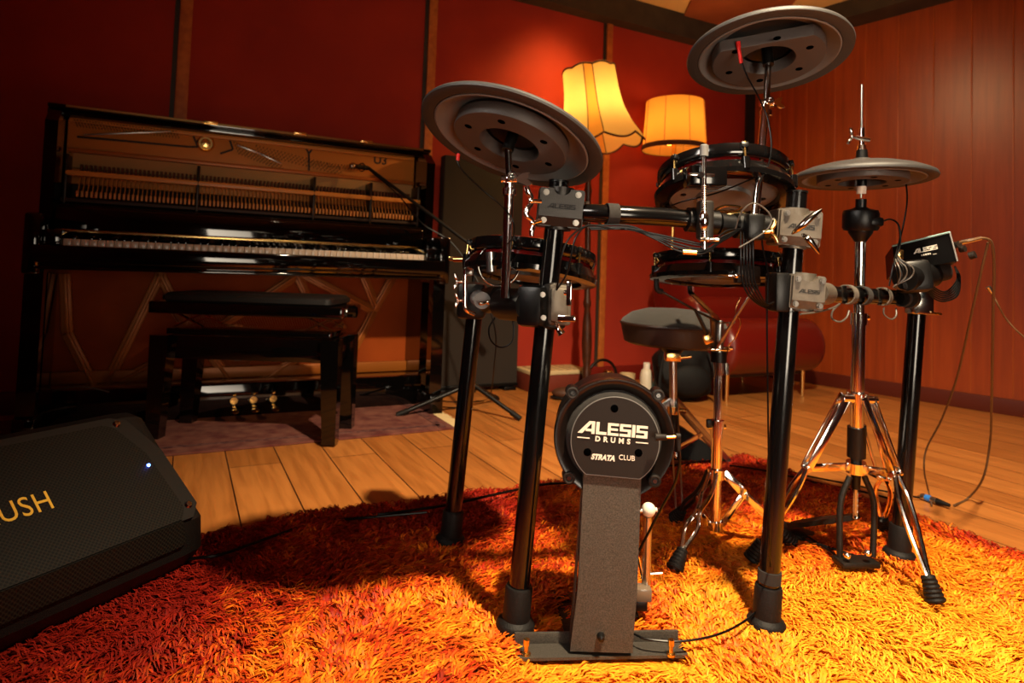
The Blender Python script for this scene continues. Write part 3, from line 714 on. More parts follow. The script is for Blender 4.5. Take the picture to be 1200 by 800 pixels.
# left side bar
QA, QB = P(640, 360, LA0.y), P(556, 352, LB0.y)
B().cyl(QA, QB, .0185, n=28).build('crossbar', TUBE, rack)
FN = V((0, -1, 0))
def bolt(b_, p, n_, r=.006):
    b_.cyl(p, p+n_*.004, r*1.3, n=12); b_.cyl(p+n_*.003, p+n_*.008, r, n=6)
def clamp(u, v, Y, w, h, word=True, mt=CLAMP, yaw=0.0, lean=.06, dark=False):
    c = P(u, v, Y); zz = V((lean, 0, 1)).normalized(); nn = V((math.sin(yaw), -math.cos(yaw), 0))
    m = fr(c, nn, zz.cross(nn)*-1); xx = V((m[0][0], m[1][0], m[2][0])); yy = V((m[0][1], m[1][1], m[2][1]))
    if yy.z < 0: m = m @ Matrix.Rotation(PI, 4, 'Z'); xx, yy = -xx, -yy
    k = B()
    # waisted cast body
    a, hh = w/2, h/2
    arc = [(math.cos(PI*q/8)*.017, math.sin(PI*q/8)*.013) for q in range(9)]
    low = [(-a, -hh*.9), (-a*.92, -hh)]+[(-x, -hh+y) for x, y in arc]+[(a*.92, -hh), (a, -hh*.9)]
    upp = [(a, hh*.9), (a*.92, hh)]+[(x, hh-y) for x, y in arc]+[(-a*.92, hh), (-a, hh*.9)]
    poly = low+upp
    k.prism(poly, m, -.027, .026)
    lo2 = [(x*.95, y*.5 if y < 0 else y) for x, y in low]; 
    face_ = [(-a*.95, -hh*.5), (a*.95, -hh*.5)]+[(x*.95, y*.97) for x, y in upp]
    k.prism(face_, m, .0255, .0335)
    k.add([m @ V(q) for q in ((-a*.95, -hh*.5, .0334), (a*.95, -hh*.5, .0334), (a*.95, -hh*.97, .0255), (-a*.95, -hh*.97, .0255), (-a*.95, -hh*.5, .0255), (a*.95, -hh*.5, .0255))], [(0, 1, 2, 3), (0, 3, 4), (1, 5, 2), (4, 3, 2, 5)])
    body = k.build('clamp', mt, rack, sharp=30)
    for sx in (-1, 1):
        for sy in (-1, 1):
            q = B(); bolt(q, m @ V((sx*a*.70, sy*hh*.72, .0325 if sy > 0 else .0285)), nn, .0046); q.build('bolt', BOLT, body)
    B().lathe([(.0205, -hh*1.12), (.0255, -hh*1.12), (.0255, -hh*.9), (.0255, hh*1.12), (.0205, hh*1.12)], c, zz, n=28).build('sleeve', mt, body)
    if word:
        m2 = m.copy(); m2.translation = m @ V((0, .002, .0336))
        wordmark(m2, w*.62, mat('engraved_dark', hexc(10, 8, 7), .8) if 'engraved_dark' not in bpy.data.materials else bpy.data.materials['engraved_dark'], 'lettering', body)
    return m, body
def wing(p, d, up, s, mt, parent, name='wing_screw'):
    """key screw: shaft along d, two flat wings"""
    d = V(d).normalized(); up_ = V(up); up_ = (up_-d*up_.dot(d)).normalized(); k = B(); k.cyl(p, p+d*.020*s, .0042*s, n=12); k.ball(p+d*.020*s, .0062*s, n=12)
    for sg in (-1, 1):
        k.path([p+d*.018*s, p+d*.021*s+up_*(sg*.008*s), p+d*.027*s+up_*(sg*.016*s), p+d*.030*s+up_*(sg*.026*s)], lambda t: (.0034+.0022*math.sin(t*PI*.8))*s, n=10)
    return k.build(name, mt, parent)
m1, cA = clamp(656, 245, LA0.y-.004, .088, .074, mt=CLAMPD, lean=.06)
m2, cC = clamp(930, 268, LC0.y-.004, .086, .072)
m3, cC2 = clamp(939, 342, LC0.y-.006, .067, .068)
B().box(fr(P(911, 342, LC0.y), Z), .03, .06, .078, .006).build('clamp_half', BLK, cC2)
# T-joint collars
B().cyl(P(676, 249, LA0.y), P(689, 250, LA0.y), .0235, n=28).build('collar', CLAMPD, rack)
B().cyl(P(900, 267, LC0.y), P(908, 267, LC0.y), .0235, n=28).build('collar', CLAMP, rack)
B().cyl(P(957, 343, 1.27), P(968, 344, 1.30), .0225, n=28).build('collar', CLAMP, rack)
# wing screws round clamps
wing(P(634, 236, 1.2), V((-.8, -.3, .0)), V((0, 0, 1)), 1.0, CHR, cA)
wing(P(634, 258, 1.2), V((-.8, -.3, -.3)), V((0, 0, 1)), .9, CHR, cA)
k = B().path([P(928, 274, 1.185), P(938, 266, 1.17), P(950, 255, 1.165), P(963, 245, 1.165)], lambda t: .0018+.0048*math.sin(t*PI)**.8, n=10); k.build('lever', DCHR, cC)
k = B().path([P(940, 274, 1.185), P(946, 279, 1.17), P(952, 286, 1.168), P(960, 297, 1.168)], lambda t: .0018+.0044*math.sin(t*PI)**.8, n=10); k.build('lever', DCHR, cC)
# lower left multi-clamp on leg A
c0 = P(650, 357, LA0.y-.01)
k = B().box(fr(P(655, 357, LA0.y-.028), V((0.12, -1, 0))), .036, .066, .02, .007); k.box(fr(P(655, 357, LA0.y-.015), V((0.12, -1, 0))), .044, .078, .03, .006)
ml = k.build('clamp', CLAMP, rack)
B().box(fr(P(628, 358, LA0.y+.0), V((-.5, -1, 0))), .055, .08, .075, .012).build('clamp_half', BLK, ml)
B().lathe([(.0205, -.045), (.027, -.04), (.027, .04), (.0205, .045)], P(648, 358, LA0.y), V((.06, 0, 1)), n=28).build('sleeve', CLAMPD, ml)
for (u, v) in ((636, 345), (637, 372)): q = B(); bolt(q, P(u, v, LA0.y-.045), FN, .004); q.build('bolt', BOLT, ml)
B().cyl(P(662, 343, 1.19), P(667, 343, 1.185), .005).box(fr(P(667, 344, 1.18), V((-.3, -1, 0))), .010, .045, .008, .002).build('wing_screw', CHR, ml)
B().cyl(P(658, 375, 1.19), P(664, 374, 1.185), .004).box(fr(P(664, 373, 1.18), V((-.3, -1, 0))), .034, .012, .008, .003).build('wing_screw', CHR, ml)
B().path([P(652, 378, 1.2), P(655, 386, 1.19), P(658, 391, 1.19)], lambda t: .003+.005*t, n=10).build('lever', CHR, ml)
# rear clamp / ball mounts on leg B
k = B().box(fr(P(553, 352, LB0.y-.02), Z), .07, .07, .09, .012); k.build('clamp', BLK, rack); rc = rack.children[-1]
k = B().cyl(P(572, 352, 1.5), P(588, 346, 1.42), .03, .026, n=24); k.build('ball_clamp', BLK, rc)
k = B().cyl(P(598, 360, 1.38), P(588, 352, 1.36), .024, .02, n=24).cyl(P(560, 349, 1.44), P(565, 352, 1.36), .018, n=20); k.build('ball_clamp', UNDER, rc)
wing(P(571, 352, 1.36), V((.2, -1, -.2)), V((1, 0, 0)), .8, CHR, rc)
k = B(); k.cyl(P(587, 352, 1.33), P(587, 353, 1.32), .012, n=20); bolt(k, P(587, 353, 1.32), FN, .005); k.build('knob', STEEL, rc)
k = B().path([P(553, 283, 1.42), P(546, 310, 1.42), P(545, 345, 1.42), P(546, 362, 1.42), P(556, 368, 1.43)], .005, n=10); k.build('l_rod', CHR, rc)
k = B().box(fr(P(550, 315, 1.42), FN), .017, .03, .014, .003).build('rod_block', STEEL, rc)
wing(P(543, 330, 1.43), V((-1, -.3, 0)), V((0, 0, 1)), .7, CHR, rc); wing(P(543, 352, 1.43), V((-1, -.3, 0)), V((0, 0, 1)), .6, CHR, rc)
B().cyl(P(532, 304, 1.45), P(545, 304, 1.44), .006).box(fr(P(531, 303, 1.45), FN), .02, .01, .006, .002).build('wing_screw', BRASS, rc)
# lower dark mount box on left bar (between A and B)
B().cyl(P(590, 356, 1.34), P(622, 358, 1.24), .033, n=28).build('mount_housing', BLK, rack)
# clamp D at module
k = B().box(fr(P(1077, 350, LD0.y-.015), V((-.2, -1, 0))), .052, .078, .05, .006); k.build('clamp', DCHR, rack); cD = rack.children[-1]
for (u, v) in ((1066, 336), (1072, 336), (1063, 364), (1073, 364)): q = B(); bolt(q, P(u, v, LD0.y-.04), FN, .005); q.build('bolt', BOLT, cD)
for (u, v) in ((1090, 339), (1088, 366), (1096, 367)): wing(P(u-6, v, LD0.y-.03), V((1, -.2, 0)), FN, .6, BRASS, cD)
B().cyl(P(1063, 349, 1.54), P(1067, 349, 1.55), .024, n=28).build('collar', CLAMPD, rack)
# upper bar clamp holding the tom rod and cymbal clamp (black)
k = B().cyl(P(805, 257, 1.235), P(840, 261, 1.24), .0235, n=28); k.build('clamp', BLK, rack); tc_ = rack.children[-1]
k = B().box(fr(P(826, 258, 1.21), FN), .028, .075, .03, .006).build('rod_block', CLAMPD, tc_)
B().cyl(P(842, 262, 1.24), P(858, 264, 1.245), .021, n=24).build('collar', BLK, tc_)
k = B().cyl(P(862, 264, 1.245), P(898, 267, 1.25), .025, n=28); k.build('clamp', BLK, rack); cc2 = rack.children[-1]
B().box(fr(P(884, 266, 1.215), FN), .034, .05, .03, .006).build('rod_block', BLK, cc2)
wing(P(894, 272, 1.2), V((1, -.2, .1)), V((0, 0, 1)), .8, BRASS, cc2)
wing(P(826, 280, 1.2), V((0.1, -1, -.1)), V((1, 0, 0)), .7, STEEL, tc_)
B().cyl(P(800, 295, 1.2), P(816, 296, 1.2), .005).build('wing_screw', BRASS, tc_)
# velcro straps
def strap(u, v, Y, ax, R, w, mt):
    c = P(u, v, Y); B().lathe([(R, -w/2), (R+.0025, -w/2), (R+.0025, w/2), (R, w/2)], c, ax, n=28, closed=True).build('velcro_strap', mt, rack)
axU = (P(790, 255, 1.235)-P(720, 251, 1.215)); axR = RD-RA
strap(717, 251, 1.2145, axU, .0185, .022, VELC)
strap(993, 345, 1.40, axR, .019, .018, VELCG); strap(1010, 346.3, 1.445, axR, .019, .02, VELC); strap(1034, 347.3, 1.495, axR, .019, .014, VELCG); strap(1058, 349, 1.545, axR, .019, .016, VELC)
# ================================================================ PADS
def pad(label, uv, Y, R, n_, depth, lugs, mount=None, flare=1.06, a0=0.3):
    c = P(uv[0], uv[1], Y); n_ = V(n_).normalized()
    t = thing('drum_pad', label, 'drum pad', c-Z*.03)
    x, y, z = basis(n_, V((1, 0, 0)))
    B().lathe([(R*.93, .002), (R*.965, .006), (R, .004), (R*1.005, -.010), (R*.99, -.018), (R*.955, -.022), (R*.93, -.004)], c, n_, n=72, closed=True).build('hoop', GLP, t)
    B().lathe([(.0001, .0), (R*.5, .001), (R*.935, .001), (R*.935, -.004), (.0001, -.004)], c, n_, n=64).build('drumhead', mat('mesh_head', hexc(30, 29, 28), .7) if 'mesh_head' not in bpy.data.materials else bpy.data.materials['mesh_head'], t)
    B().lathe([(R*.925, -.016), (R*.93, -.016), (R*.93, -.034), (R*.925, -.034)], c, n_, n=72).build('red_band', REDW, t)
    B().lathe([(R*.93, -.030), (R*.985, -.031), (R*flare, -depth+.012), (R*flare*.985, -depth+.002), (R*.93, -depth), (R*.82, -depth), (R*.80, -depth+.008), (R*.80, -.03), (R*.92, -.03)], c, n_, n=72, closed=True).build('shell', GLP, t)
    un = B().lathe([(.0001, -depth+.004), (R*.3, -depth+.004), (R*.34, -depth+.001), (R*.40, -depth+.001), (R*.42, -depth+.009), (R*.80, -depth+.010), (R*.80, -depth+.02), (.0001, -depth+.02)], c, n_, n=64).build('underside', UNDER, t)
    for k in range(6):
        a = 2*PI*k/6; p = c+(x*math.cos(a)+y*math.sin(a))*(R*.62)-n_*(depth-.012); B().cyl(p, p-n_*.004, .006, n=12).build('screw', BLK, un)
    for k in range(lugs):
        a = 2*PI*k/lugs+a0; d = x*math.cos(a)+y*math.sin(a); p = c+d*(R*1.02)
        l = B().cyl(p-n_*.030, p-n_*(depth-.008), .0085, .008, n=16).box(fr(c+d*(R*.97)-n_*.042, d, n_), .022, .014, .02, .004).build('lug', GLP, t)
        B().cyl(p+n_*.003, p-n_*.03, .0025, n=8).cyl(p+n_*.004, p-n_*.003, .0048, n=10).build('tension_rod', BRASS, l)
        B().box(fr(c+d*(R*1.01)-n_*.002, d, n_), .012, .016, .012, .003).build('hoop_ear', BLK, l)
    return t, c, n_, x, y
tom, tcn, tn, tx, ty = pad('round tom pad tilted over the front bar, centre and highest of the three drum pads', (846, 204), 1.37, .136, (.02, .28, .96), .062, 6, a0=.52)
snr, scn, sn_, _, _ = pad('wide round snare pad resting in the stand basket above the drum stool', (842, 303), 1.66, .166, (.02, .10, 1), .062, 6, a0=.1)
ltm, lcn, ln, _, _ = pad('round tom pad behind the left front rack leg, leftmost of the drum pads', (624, 295), 1.42, .141, (.10, .14, 1), .062, 6, a0=.2)
# mounting boxes of the pads
mb = B().box(fr(P(826, 208, 1.235), FN), .070, .04, .06, .005); mb.build('mount_bracket', GLP, tom); tbk = tom.children[-1]
B().box(fr(P(822, 205, 1.20), FN), .05, .006, .008, .002).cyl(P(822, 205, 1.203), P(822, 205, 1.19), .006, n=12).build('wing_nut', CHR, tbk)
B().box(fr(P(875, 322, 1.49), FN), .055, .042, .03, .004).build('mount_bracket', CLAMPD, snr); sbk = snr.children[-1]
B().box(fr(P(863, 323, 1.47), V((0, -1, .2))), .04, .005, .005, .002).ball(P(863, 323, 1.468), .006).build('wing_nut', CHR, sbk)
B().cyl(P(575, 295, 1.30), P(576, 318, 1.3), .010, n=16).build('mount_post', STEEL, ltm)
B().torus(P(585, 310, 1.34), V((.3, -1, 0)), .045, .0025, n=30).build('jack_ring', DCHR, ltm)
# tom rod
tr = thing('tom_mount', 'knurled chrome vertical rod carrying the upper tom pad on the front bar', 'arm', P(825, 280, 1.2))
B().cyl(P(825, 172, 1.195), P(825, 292, 1.195), .0048, n=14).build('rod', CHR, tr)
k = B(); 
for i in range(24): k.torus(P(825, 218+i*2.6, 1.195), V((0, 0, 1)), .0048, .0007, n=14, k=5)
k.build('knurling', STEEL, tr); B().ball(None, .012, fr(P(825, 258, 1.19), Z), (.8, .8, 1.6)).build('ball_joint', CHR, tr)
B().lathe([(.008, 0), (.008, .02), (.0055, .022)], P(825, 183, 1.195), Z, n=16).build('sleeve', UNDER, tr)

# ================================================================ CYMBAL PADS
def cympad(name, label, uv, Y, R, n_, holes=6, cut=None, pr=.63, mt=RUBPAD):
    c = P(uv[0], uv[1], Y); n_ = V(n_).normalized(); x, y, z = basis(n_, V((1, 0, 0)))
    t = thing(name, label, 'cymbal pad', c)
    # rubber bow: top surface with bell, rim, underside band and step
    B().lathe([(.009, .036), (R*.12, .035), (R*.2, .030), (R*.26, .022), (R*.6, .017), (R*.80, .008), (R*.93, -.001), (R*.985, -.006), (R, -.011), (R*.995, -.015), (R*.96, -.017), (R*.86, -.015), (R*.845, -.010), (R*.80, .003), (R*.60, .011), (R*.3, .013), (R*.26, .012), (R*.2, .014), (R*.12, .020), (.009, .022)], c, n_, n=96, closed=True).build('rubber_bow', mt, t)
    B().lathe([(R*.852, -.0155), (R*.835, -.0165), (R*.81, -.014), (R*.74, -.003), (R*.66, .006), (R*.61, .006), (R*.61, .008), (R*.66, .008), (R*.80, -.004), (R*.845, -.012)], c, n_, n=96, closed=True).build('inner_ring', UNDER, t)
    poly = []
    for i in range(80):
        a = 2*PI*i/80; r = R*pr
        px_, py_ = r*math.cos(a), r*math.sin(a)
        if cut:
            ca, dd = cut; dot = px_*math.cos(ca)+py_*math.sin(ca)
            if dot > dd*R: px_ -= (dot-dd*R)*math.cos(ca); py_ -= (dot-dd*R)*math.sin(ca)
        poly.append((px_, py_))
    m = fr(c, n_, V((1, 0, 0)))
    # plate as ring between poly and central hole
    vs = []; fs = []
    for i in range(80):
        a = 2*PI*i/80
        for (q, h) in ((poly[i], -.021), ((poly[i][0]*.985, poly[i][1]*.985), -.0235), ((R*.33*math.cos(a), R*.33*math.sin(a)), -.0235), ((R*.315*math.cos(a), R*.315*math.sin(a)), -.019), ((R*.305*math.cos(a), R*.305*math.sin(a)), .0), (poly[i], .0)):
            vs.append(m @ V((q[0], q[1], h)))
    for i in range(80):
        j = (i+1) % 80
        for q in range(6): fs.append((i*6+q, j*6+q, j*6+(q+1) % 6, i*6+(q+1) % 6))
    pl = B().add(vs, fs).build('bottom_plate', UNDERP, t)
    for k_ in range(holes):
        a = 2*PI*k_/holes+.35; p = c+(x*math.cos(a)+y*math.sin(a))*(R*(pr+.33)/2)
        B().lathe([(.0001, -.0242), (.0060, -.0242), (.0072, -.0236)], p, n_, n=16).build('screw_recess', HOLE, pl)
    B().lathe([(R*.27, .001), (R*.2, .006), (.012, .010), (.0001, .010)], c, n_, n=40).build('cup_inner', BLK, t)
    B().cyl(c-n_*.034, c+n_*.01, .011, n=24).build('sleeve', BLK, t)
    wn = B().cyl(c+n_*.018, c+n_*.045, .010, .008, n=16).build('felt_nut', BLK, t)
    return t, c, n_, x, y
lc, lcc, lcn_, _, _ = cympad('cymbal_pad', 'large round cymbal pad high at the left, tipped down to the right', (601, 158), 1.2, .178, (.275, .255, .93), pr=.62)
rc_, rcc, rcn, _, _ = cympad('cymbal_pad', 'large round cymbal pad at the top right, highest thing on the kit', (899, 59), 1.30, .161, (.0, .215, .976), cut=(4.3, .42), pr=.68)
hhc, hcc, hcn, _, _ = cympad('hi_hat_pad', 'flat round hi-hat pad on the chrome stand under a thin vertical rod', (1010, 203), 1.52, .156, (.0, .035, 1), cut=None)
# arms
def tilter(parent, p, mt=CHR, s=1.0, side=1):
    k = B().ball(p, .010*s).cyl(p-V((.014*s, 0, 0)), p+V((.016*s, 0, 0)), .0075*s, n=16); k.torus(p+V((.004*s, -.010*s, .004*s)), FN, .006*s, .0025*s, n=16, k=6)
    j = k.build('tilter', mt, parent)
    m = fr(p+V((side*.022*s, -.004, 0)), V((.5, -1, .3)), V((1, 0, .3)))
    B().prism([(-.012*s, -.004*s), (.004*s, -.012*s), (.018*s, -.011*s), (.008*s, 0), (.02*s, .012*s), (.004*s, .011*s), (-.012*s, .004*s)], m, -.002, .002).build('wing_nut', mt, j)
    B().lathe([(.0098*s, -.012*s), (.0125*s, -.011*s), (.0125*s, .0*s), (.0098*s, .001*s)], p-Z*.016*s, Z, n=20).build('collar', mt, j)
    return j
ar1 = thing('cymbal_stand', 'straight chrome tube arm holding up the left cymbal pad', 'arm', P(592, 348, 1.24))
p_t = P(597, 210, 1.21); B().cyl(P(592, 348, 1.25), p_t, .0092, n=20).build('tube', CHR, ar1)
B().cyl(P(589, 348, 1.27), P(590.5, 300, 1.262), .004, n=10).build('stay_rod', DCHR, ar1)
tilter(ar1, p_t, s=1.1); B().cyl(p_t, lcc-lcn_*.03, .0068, n=14).build('rod', DCHR, ar1); B().cyl(lcc-lcn_*.03, lcc+lcn_*.05, .004, n=12).build('threaded_tip', CHR, ar1)
ar2 = thing('cymbal_stand', 'straight chrome tube arm holding up the right cymbal pad', 'arm', P(884, 262, 1.25))
p_t2 = P(898, 121, 1.28); B().cyl(P(883.5, 264, 1.225), p_t2, .0082, n=20).build('tube', CHR, ar2)
tilter(ar2, p_t2, s=.95); B().cyl(p_t2, rcc-rcn*.03, .0065, n=14).build('rod', DCHR, ar2); B().cyl(rcc-rcn*.03, rcc+rcn*.05, .004, n=12).build('threaded_tip', CHR, ar2)
# ================================================================ HI-HAT STAND
hb0 = V((.862, 1.60, .03)); htop = P(1009, 235, 1.52); 
hst = thing('hi_hat_stand', 'chrome tripod hi-hat stand with black pedal, right side of the kit', 'hi-hat stand', V((hb0.x, hb0.y, .02)))
def HP(v, u=None): # point on stand axis at picture row v
    u0 = 1009+(1003-1009)*(v-235)/(560-235); return P(u if u else u0, v, 1.52+(1.58-1.52)*(v-235)/(560-235))
B().cyl(HP(272), HP(375), .0125, n=24).build('upper_tube', CHR, hst)
B().cyl(HP(370), HP(520), .0155, n=24).build('lower_tube', CHR, hst)
k = B().cyl(HP(366), HP(380), .019, n=24).cyl(HP(372, 1000), HP(372, 1018), .007); k.build('height_clamp', CHR, hst)
B().cyl(HP(500), HP(535), .021, n=24).cyl(HP(498, 1012), HP(510, 1013), .006).build('collar', BLK, hst)
B().cyl(HP(530), HP(572), .013, .010, n=20).build('spring_housing', BLK, hst)
B().cyl(HP(568), HP(602), .0045, n=10).build('pull_rod', STEEL, hst)
k = B()
for i in range(9): k.torus(HP(578+i*3.4), V((0, 1, .1 if i % 2 else -.1)), .005, .0016, n=10, k=5)
k.build('chain', STEEL, hst)
# leg hub and legs
hubp = HP(463); k = B().cyl(HP(459), HP(470), .024, n=20)
for a_ in (-40, 80, 200): k.cyl(hubp+V((math.cos(math.radians(a_)), math.sin(math.radians(a_)), 0))*.030-V((0, 0, .006))+V((.012, 0, 0)), hubp+V((math.cos(math.radians(a_)), math.sin(math.radians(a_)), 0))*.030-V((0, 0, .006))-V((.012, 0, 0)), .010, n=14)
k.build('leg_hub', CHR, hst)
feet = {'a': G(1097, 706, .03), 'b': G(880, 656, .03), 'c': G(1034, 618, .03)}
knee = {'a': P(1050, 555, 1.48), 'b': P(945, 548, 1.545), 'c': P(1035, 560, 1.66)}
hand = HP(547)
for key_ in 'abc':
    f0, kn = feet[key_], knee[key_]; dirh = V((f0.x-hubp.x, f0.y-hubp.y, 0)).normalized(); sd = dirh.cross(Z)
    top_ = hubp+dirh*.028; l = B()
    for sg in (-1, 1):
        l.bar(top_+sd*(sg*.014), kn+sd*(sg*.011), .017, .0045, dirh, .001); 
        mid = kn*.55+f0*.45
        l.path([kn+sd*(sg*.004), kn*.8+f0*.2+sd*(sg*.016), mid+sd*(sg*.015), f0*.75+kn*.25+sd*(sg*.005), f0*.86+kn*.14+sd*(sg*.003)], .0058, n=8)
    l.cyl(f0*.8+kn*.2, f0, .006, n=10)
    lo = l.build('leg', CHR, hst)
    B().cyl(kn-sd*.018, kn+sd*.018, .006, n=12).build('rivet', CHR, lo)
    d = (f0-kn).normalized(); k = B()
    for i in range(6): k.lathe([(.0001, 0), (.0135+.0012*i, 0), (.015+.0012*i, .004), (.0135+.0012*i, .008), (.0001, .008)], f0-d*.052+d*(.0085*i), d, n=14)
    k.build('rubber_foot', RUB, lo)
    B().bar(hand+dirh*.02, kn, .019, .005, Z, .001).build('brace', CHR, hst)
B().cyl(HP(541), HP(553), .023, n=20).build('brace_hub', CHR, hst)
# pedal frame
def PP(u, v, Y): return P(u, v, Y)
k = B()
for sx, us in ((-1, ((996, 558), (985, 590), (984, 655))), (1, ((1013, 558), (1024, 590), (1023, 652)))):
    k.path([PP(us[0][0], us[0][1], 1.57), PP(us[1][0], us[1][1], 1.565), PP(us[2][0], us[2][1], 1.55)], .0072, n=10)
k.build('pedal_frame', PEDB, hst)
B().box(fr(PP(1003, 658, 1.54)+Z*.0, Z, V((1, .1, 0))), .095, .05, .014, .005).build('frame_foot', PEDB, hst)
B().ball(PP(993, 651, 1.52), .008).ball(PP(1017, 648, 1.52), .008).build('foot_bolt', CHR, hst)
heel = G(928, 614, .055); toe = PP(1004, 609, 1.60); toe = V((toe.x, toe.y, .13))
sd = (toe-heel).normalized().cross(Z); pdl = B()
m = fr((heel+toe)/2, (toe-heel).cross(sd)*-1, toe-heel); L_ = (toe-heel).length
pdl.prism([(-L_/2, -.022), (-L_/2+.06, -.038), (L_/2-.02, -.022), (L_/2, -.014), (L_/2, .014), (L_/2-.02, .022), (-L_/2+.06, .038), (-L_/2, .022)], m, -.006, .006)
pdl.build('footboard', PEDB, hst)
B().box(fr(heel-Z*.018, Z, toe-heel), .09, .07, .014, .004).build('heel_plate', PEDB, hst)
for sg in (-1, 1): B().cyl(heel+sd*sg*.03-Z*.02, PP(1003+sg*15, 656, 1.56), .003, n=8).build('radius_rod', BLK, hst)
# controller, clutch, rod
B().lathe([(.0001, .0), (.036, .0), (.040, .006), (.040, .040), (.037, .048), (.020, .052), (.012, .056), (.012, .075), (.0001, .075)], HP(270), HP(240)-HP(270), n=40).build('controller', BLK, hst)
B().box(fr(P(1024, 260, 1.50), Z), .035, .03, .022, .006).build('jack_housing', BLK, hst)
B().lathe([(.013, 0), (.027, .022), (.027, .028), (.013, .028)], HP(283), HP(240)-HP(283), n=28).build('controller_collar', BLK, hst)
B().cyl(HP(227), HP(218), .011, n=20).build('felt_seat', WHITE, hst)
B().cyl(HP(232), P(1010, 99, 1.515), .0028, n=10).build('pull_rod', STEEL, hst)
clu = P(1010, 160, 1.516); k = B().cyl(P(1010, 188, 1.516), P(1010, 176, 1.516), .014, .012, n=20); k.build('clutch_felt', BLK, hst)
k = B().cyl(P(1010, 178, 1.516), P(1010, 170, 1.516), .012, .008, n=20).cyl(P(1010, 171, 1.516), P(1010, 150, 1.516), .006, n=16).cyl(P(1002, 161, 1.51), P(1019, 164, 1.51), .005, n=12)
k.build('clutch', CHR, hst)
wing(P(1004, 162, 1.51), V((-1, -.3, .2)), V((0, 0, 1)), .75, CHR, hst)

# ================================================================ SNARE STAND
sb_ = G(838, 622, .06); sst = thing('snare_stand', 'chrome tripod snare stand in the middle, basket arms holding the snare pad', 'drum stand', V((sb_.x, sb_.y, .02)))
def SP(v, u=None):
    u0 = 838+(843-838)*(620-v)/240; return P(u if u else u0, v, 1.66)
B().cyl(SP(615), SP(500), .0135, n=24).build('lower_tube', CHR, sst); B().cyl(SP(505), SP(418), .0100, n=24).build('upper_tube', CHR, sst)
k = B().cyl(SP(492), SP(512), .017, n=20).cyl(SP(500, 830), SP(500, 850), .007); k.build('height_clamp', CHR, sst)
B().box(fr(P(831, 496, 1.65), FN), .014, .022, .012, .003).build('wing_bolt', BLK, sst)
k = B().cyl(SP(412), SP(424), .020, n=24); k.build('basket_collar', BLK, sst); B().cyl(SP(424), SP(440), .012, .010, n=20).cyl(SP(425, 850), SP(438, 850), .010, n=14).build('wing_nut', CHR, sst)
B().cyl(SP(375), SP(412), .0115, n=20).build('basket_stem', STEEL, sst)
B().cyl(SP(408, 838), SP(408, 858), .005).box(fr(SP(409), Z), .05, .03, .006, .002).build('basket_plate', CHR, sst)
hubS = SP(378)
for (u1, v1, u2, v2, dy) in ((816, 364, 776, 342, -.02), (858, 378, 884, 338, -.05), (835, 368, 812, 345, .13)):
    a1 = P(u1, v1, 1.66+dy); a2 = P(u2, v2, 1.66+dy*1.6); side = (a2-a1).cross(Z).normalized()
    ar = B().bar(hubS, a1, .020, .004, side, .001).bar(a1, a2, .018, .004, side, .001); ao = ar.build('basket_arm', PEDB if u2 < 800 else STEEL, sst)
    B().path([a2, a2+(a2-a1).normalized()*.015, a2+(a2-a1).normalized()*.018+Z*.025], .007, n=8).build('rubber_tip', RUB, ao)
    B().bar(SP(412, 838), a1, .018, .005, side, .001).build('arm_strut', PEDB if u2 < 800 else STEEL, ao)
B().box(fr(P(829.5, 397, 1.63), FN, V((.45, 0, -1))), .024, .022, .012, .003).build('hinge_block', BRASS, sst)
hs2 = SP(553); ft = {'a': G(790, 668, .03), 'b': G(928, 636, .03), 'c': G(791, 608, .03)}
B().cyl(SP(549), SP(560), .022, n=20).build('leg_hub', CHR, sst); B().cyl(SP(610), SP(620), .019, n=20).build('brace_hub', CHR, sst)
kn_ = {'a': P(818, 600, 1.58), 'b': P(872, 578, 1.655), 'c': P(815, 578, 1.72)}
for key_ in 'abc':
    f0 = ft[key_]; kn = kn_[key_]; dirh = V((f0.x-hs2.x, f0.y-hs2.y, 0)).normalized(); sd = dirh.cross(Z); l = B(); mt = CHR if key_ != 'c' else PEDB
    if key_ == 'b':
        l.bar(hs2+dirh*.02, kn, .022, .006, dirh.cross(Z).cross(kn-hs2), .001); l.bar(kn, f0, .018, .005, dirh.cross(Z).cross(f0-kn), .001)
        l.build('leg', CHR, sst)
    else:
        for sg in (-1, 1):
            l.path([hs2+dirh*.02+sd*sg*.010, kn*.55+hs2*.45+sd*sg*.011, kn+sd*sg*.004, kn*.72+f0*.28+sd*sg*.015, kn*.35+f0*.65+sd*sg*.004, f0], .0052, n=8)
        l.build('leg', mt, sst)
    lo = sst.children[-1]; d = (f0-kn).normalized(); k = B()
    for i in range(6): k.lathe([(.0001, 0), (.0125+.0014*i, 0), (.014+.0014*i, .004), (.0125+.0014*i, .008), (.0001, .008)], f0-d*.052+d*(.0085*i), d, n=14)
    k.build('rubber_foot', RUB, lo)
    B().bar(SP(616)+dirh*.015, kn+Z*.0, .016, .004, Z, .001).build('brace', CHR, sst)

